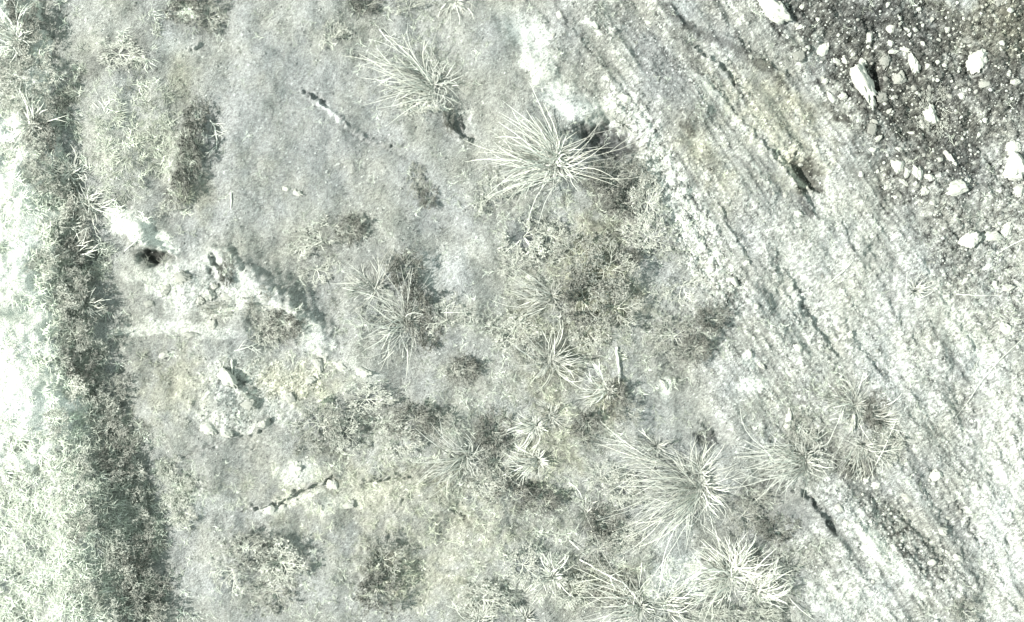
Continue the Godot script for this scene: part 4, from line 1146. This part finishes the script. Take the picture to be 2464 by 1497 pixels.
func build_tussocks() -> void:
	rng.seed = 717
	tussock(1045, 205, 200, 62, 185, 96, 0.66, 0.010, "pale leaning tussock high in the photo, blades fanned to the upper left", 0.45)
	tussock(1330, 398, 165, 34, 200, 80, 0.7, 0.011, "large white tussock left of the dark hollow, blades fanned to the left", 0.4)
	tussock(1340, 376, 232, 34, 150, 46, 0.8, 0.014, "upper clump of the large white tussock, thick white blades pointing up and left", 0.6)
	tussock(1345, 396, -8, 32, 210, 26, 0.55, 0.006, "greyer half of the large tussock, thin blades crossing the dark hollow", 0.6)
	tussock(1094, 2, 100, 70, 74, 34, 0.7, 0.010, "short white tussock cut by the top edge", 0.4)
	tussock(905, 690, 210, 130, 105, 60, 0.52, 0.008, "branching pale tussock in front of the upper dense black shrub", 0.7)
	tussock(982, 776, 190, 85, 160, 110, 0.58, 0.008, "white fan tussock in front of the lower dense black shrub", 0.5)
	tussock(1329, 712, 180, 42, 130, 80, 0.47, 0.009, "dull brush-like tussock left of the central thicket", 0.4)
	tussock(1326, 866, 190, 180, 95, 96, 0.5, 0.009, "round spiky tussock with dark heart in the middle of the photo", 0.8)
	tussock(1461, 938, 180, 55, 72, 60, 0.8, 0.011, "small bright white tussock left of the post-like stick", 0.5)
	tussock(1325, 1003, 0, 180, 52, 46, 0.48, 0.012, "small leafy rosette with dark gaps between its blades", 0.9)
	tussock(1290, 1026, 150, 50, 74, 40, 0.74, 0.010, "small white tussock directly under the leafy rosette", 0.4)
	tussock(1122, 1100, 185, 45, 155, 60, 0.56, 0.010, "wide fan tussock left of the upright dark shrubs", 0.4)
	tussock(1293, 1107, 165, 36, 96, 34, 0.64, 0.010, "sparse tussock whose longest white blade points to the lower left", 0.35)
	tussock(1682, 1160, 172, 42, 255, 190, 0.56, 0.009, "widest tussock, long grey blades swept left from a dark heart", 0.45)
	tussock(1684, 1140, -105, 62, 105, 60, 0.66, 0.010, "upper half of the widest tussock, short white blades pointing up and right", 0.6)
	tussock(1690, 1168, 62, 85, 92, 66, 0.68, 0.010, "lower half of the widest tussock, white blades pointing down", 0.5)
	tussock(1935, 1096, 160, 27, 190, 110, 0.66, 0.009, "drooping tussock combed to the lower left above the sand bowl", 0.5)
	tussock(1940, 1112, 70, 60, 56, 18, 0.6, 0.009, "few loose blades hanging below the drooping tussock's root", 0.4)
	tussock(1752, 1384, 178, 70, 135, 130, 0.72, 0.010, "left half of the spiky double tussock at the lower right, spread left", 0.6)
	tussock(1772, 1368, -58, 56, 112, 110, 0.74, 0.012, "middle of the spiky double tussock, white blades standing up and right", 0.8)
	tussock(1818, 1422, -50, 70, 130, 90, 0.7, 0.011, "right half of the spiky double tussock, blades like spears to the upper right", 0.7)
	tussock(1540, 1460, 185, 30, 215, 70, 0.66, 0.009, "flat tussock near the bottom edge, long level stems to the left", 0.3)
	tussock(1600, 1450, -20, 60, 110, 50, 0.66, 0.010, "curving bright blades at the bottom edge left of the spiky double tussock", 0.7)
	tussock(1330, 1388, 200, 130, 88, 50, 0.72, 0.009, "white-twigged tussock right of the bluish grey shrub", 0.4)
	tussock(2056, 975, 190, 110, 120, 100, 0.56, 0.007, "wiry tussock of curling white stems on the right slope", 0.7)
	tussock(2090, 1000, 20, 80, 90, 60, 0.5, 0.007, "dark-gapped right side of the wiry tussock, stems hooked right", 0.8)
	tussock(2075, 1070, 110, 90, 100, 70, 0.56, 0.007, "wiry tuft below the wiry tussock, stems hanging down", 0.6)
	tussock(1152, 1494, -90, 70, 90, 50, 0.66, 0.009, "tussock rooted at the bottom edge, blades pointing up", 0.6)
	tussock(1265, 1488, -100, 50, 60, 30, 0.6, 0.008, "small tussock at the bottom edge right of the upward one", 0.6)
	tussock(175, 418, 150, 120, 90, 80, 0.78, 0.011, "bright tussock on the brow of the bank, upper left", 0.4)
	tussock(214, 490, -20, 90, 70, 40, 0.76, 0.010, "bright little tussock under the one on the bank's brow", 0.5)
	tussock(40, 95, 210, 90, 120, 80, 0.78, 0.010, "bleached tussock on the white strip at the upper left", 0.4)
	tussock(75, 300, 200, 150, 90, 60, 0.78, 0.010, "bleached tussock on the white strip, level with the upright dark row", 0.4)
	tussock(165, 545, 0, 70, 60, 40, 0.76, 0.010, "bright upper tuft in the dark heath on the bank, pointing right", 0.4)
	tussock(170, 612, -20, 40, 90, 24, 0.72, 0.009, "few long pale blades in the dark heath, pointing to the upper right", 0.4)
	tussock(205, 735, -20, 60, 60, 40, 0.7, 0.009, "light tuft on the bank's brow, level with the pale crumbled earth", 0.5)
	tussock(1500, 300, -110, 50, 80, 24, 0.6, 0.007, "thin upright blades in front of the dark hollow", 0.6)
	tussock(2200, 700, -50, 60, 46, 20, 0.6, 0.007, "tiny dry tuft on the upper right slope", 0.6)
	tussock(1580, 1075, 160, 60, 110, 40, 0.56, 0.008, "thin greyish tuft above the widest tussock's left blades", 0.5)
	tussock(1410, 1235, 140, 180, 60, 30, 0.62, 0.008, "small loose tuft by the crossing pale sticks", 0.5)

func build_sticks() -> void:
	rng.seed = 818
	stick([1484, 835, 1488, 885, 1494, 945], 0.013, 0.02, 0.62, "post-like pale stick standing out left of the grey sand flat")
	stick([557, 465, 556, 502], 0.008, 0.01, 0.74, "short straight white stick on the sand below the forked branch")
	stick([558, 866, 560, 902], 0.008, 0.01, 0.74, "short white stick beside the white wedge of earth")
	stick([506, 288, 520, 310, 524, 336, 522, 360], 0.006, 0.03, 0.72, "forked white branch lying right of the upright dark row", "dead_branch", 9)
	stick([1395, 1345, 1450, 1375, 1500, 1400, 1525, 1430, 1540, 1455], 0.008, 0.06, 0.72, "long bare curved stem running to the bottom edge", "dead_branch", 5)
	stick([1420, 1262, 1462, 1274], 0.006, 0.05, 0.72, "level pale stick of the crossing pair")
	stick([1422, 1278, 1452, 1262], 0.006, 0.06, 0.72, "rising pale stick of the crossing pair")
	stick([1370, 1300, 1395, 1322, 1412, 1338], 0.006, 0.04, 0.7, "pale stick lying lower left of the crossing pair")
	stick([2461, 814, 2400, 868, 2355, 920, 2320, 975, 2298, 1005], 0.003, 0.03, 0.6, "long thin grass stem lying across the right slope", "dry_straw")
	stick([2464, 575, 2430, 590, 2395, 612], 0.004, 0.03, 0.74, "thin grass stem at the right edge under the wide flat stone", "dry_straw")
	stick([2300, 708, 2360, 712, 2400, 710], 0.0035, 0.02, 0.72, "level thin grass stem left of the white pebble near the right edge", "dry_straw")
	stick([1995, 680, 2025, 655, 2050, 630], 0.004, 0.02, 0.66, "thin grass stem below the dark spot on the slope", "dry_straw")
	stick([914, 72, 930, 95, 958, 122], 0.005, 0.05, 0.62, "thin curved stem above the leaning tussock", "dead_branch", 2)
	stick([1204, 1146, 1240, 1130, 1282, 1108], 0.006, 0.05, 0.76, "bright white stick left of the sparse tussock's root")
	stick([1225, 1150, 1270, 1180, 1300, 1205], 0.007, 0.05, 0.5, "grey stick slanting down through the black-spotted shrubs")
	stick([565, 845, 590, 838, 640, 820], 0.006, 0.02, 0.62, "pale stick under the greyer shrub by the pale band", "dead_branch", 4)
	stick([300, 605, 330, 580, 345, 560], 0.004, 0.02, 0.6, "thin twig at the lip of the dark hole")
	stick([130, 620, 170, 605, 195, 600], 0.006, 0.06, 0.8, "pale stick lying on the dark heath of the bank")
	stick([1060, 752, 1110, 752, 1150, 750], 0.004, 0.02, 0.6, "thin pale stem at the tip of the dull brush-like tussock", "dry_straw")
	stick([2080, 1165, 2120, 1080, 2155, 1010], 0.004, 0.06, 0.66, "long thin stem leaning over the wiry tuft", "dry_straw")
	stick([1900, 1440, 1930, 1470, 1960, 1492], 0.004, 0.03, 0.66, "thin stem near the bottom edge right of the spiky double tussock", "dry_straw")
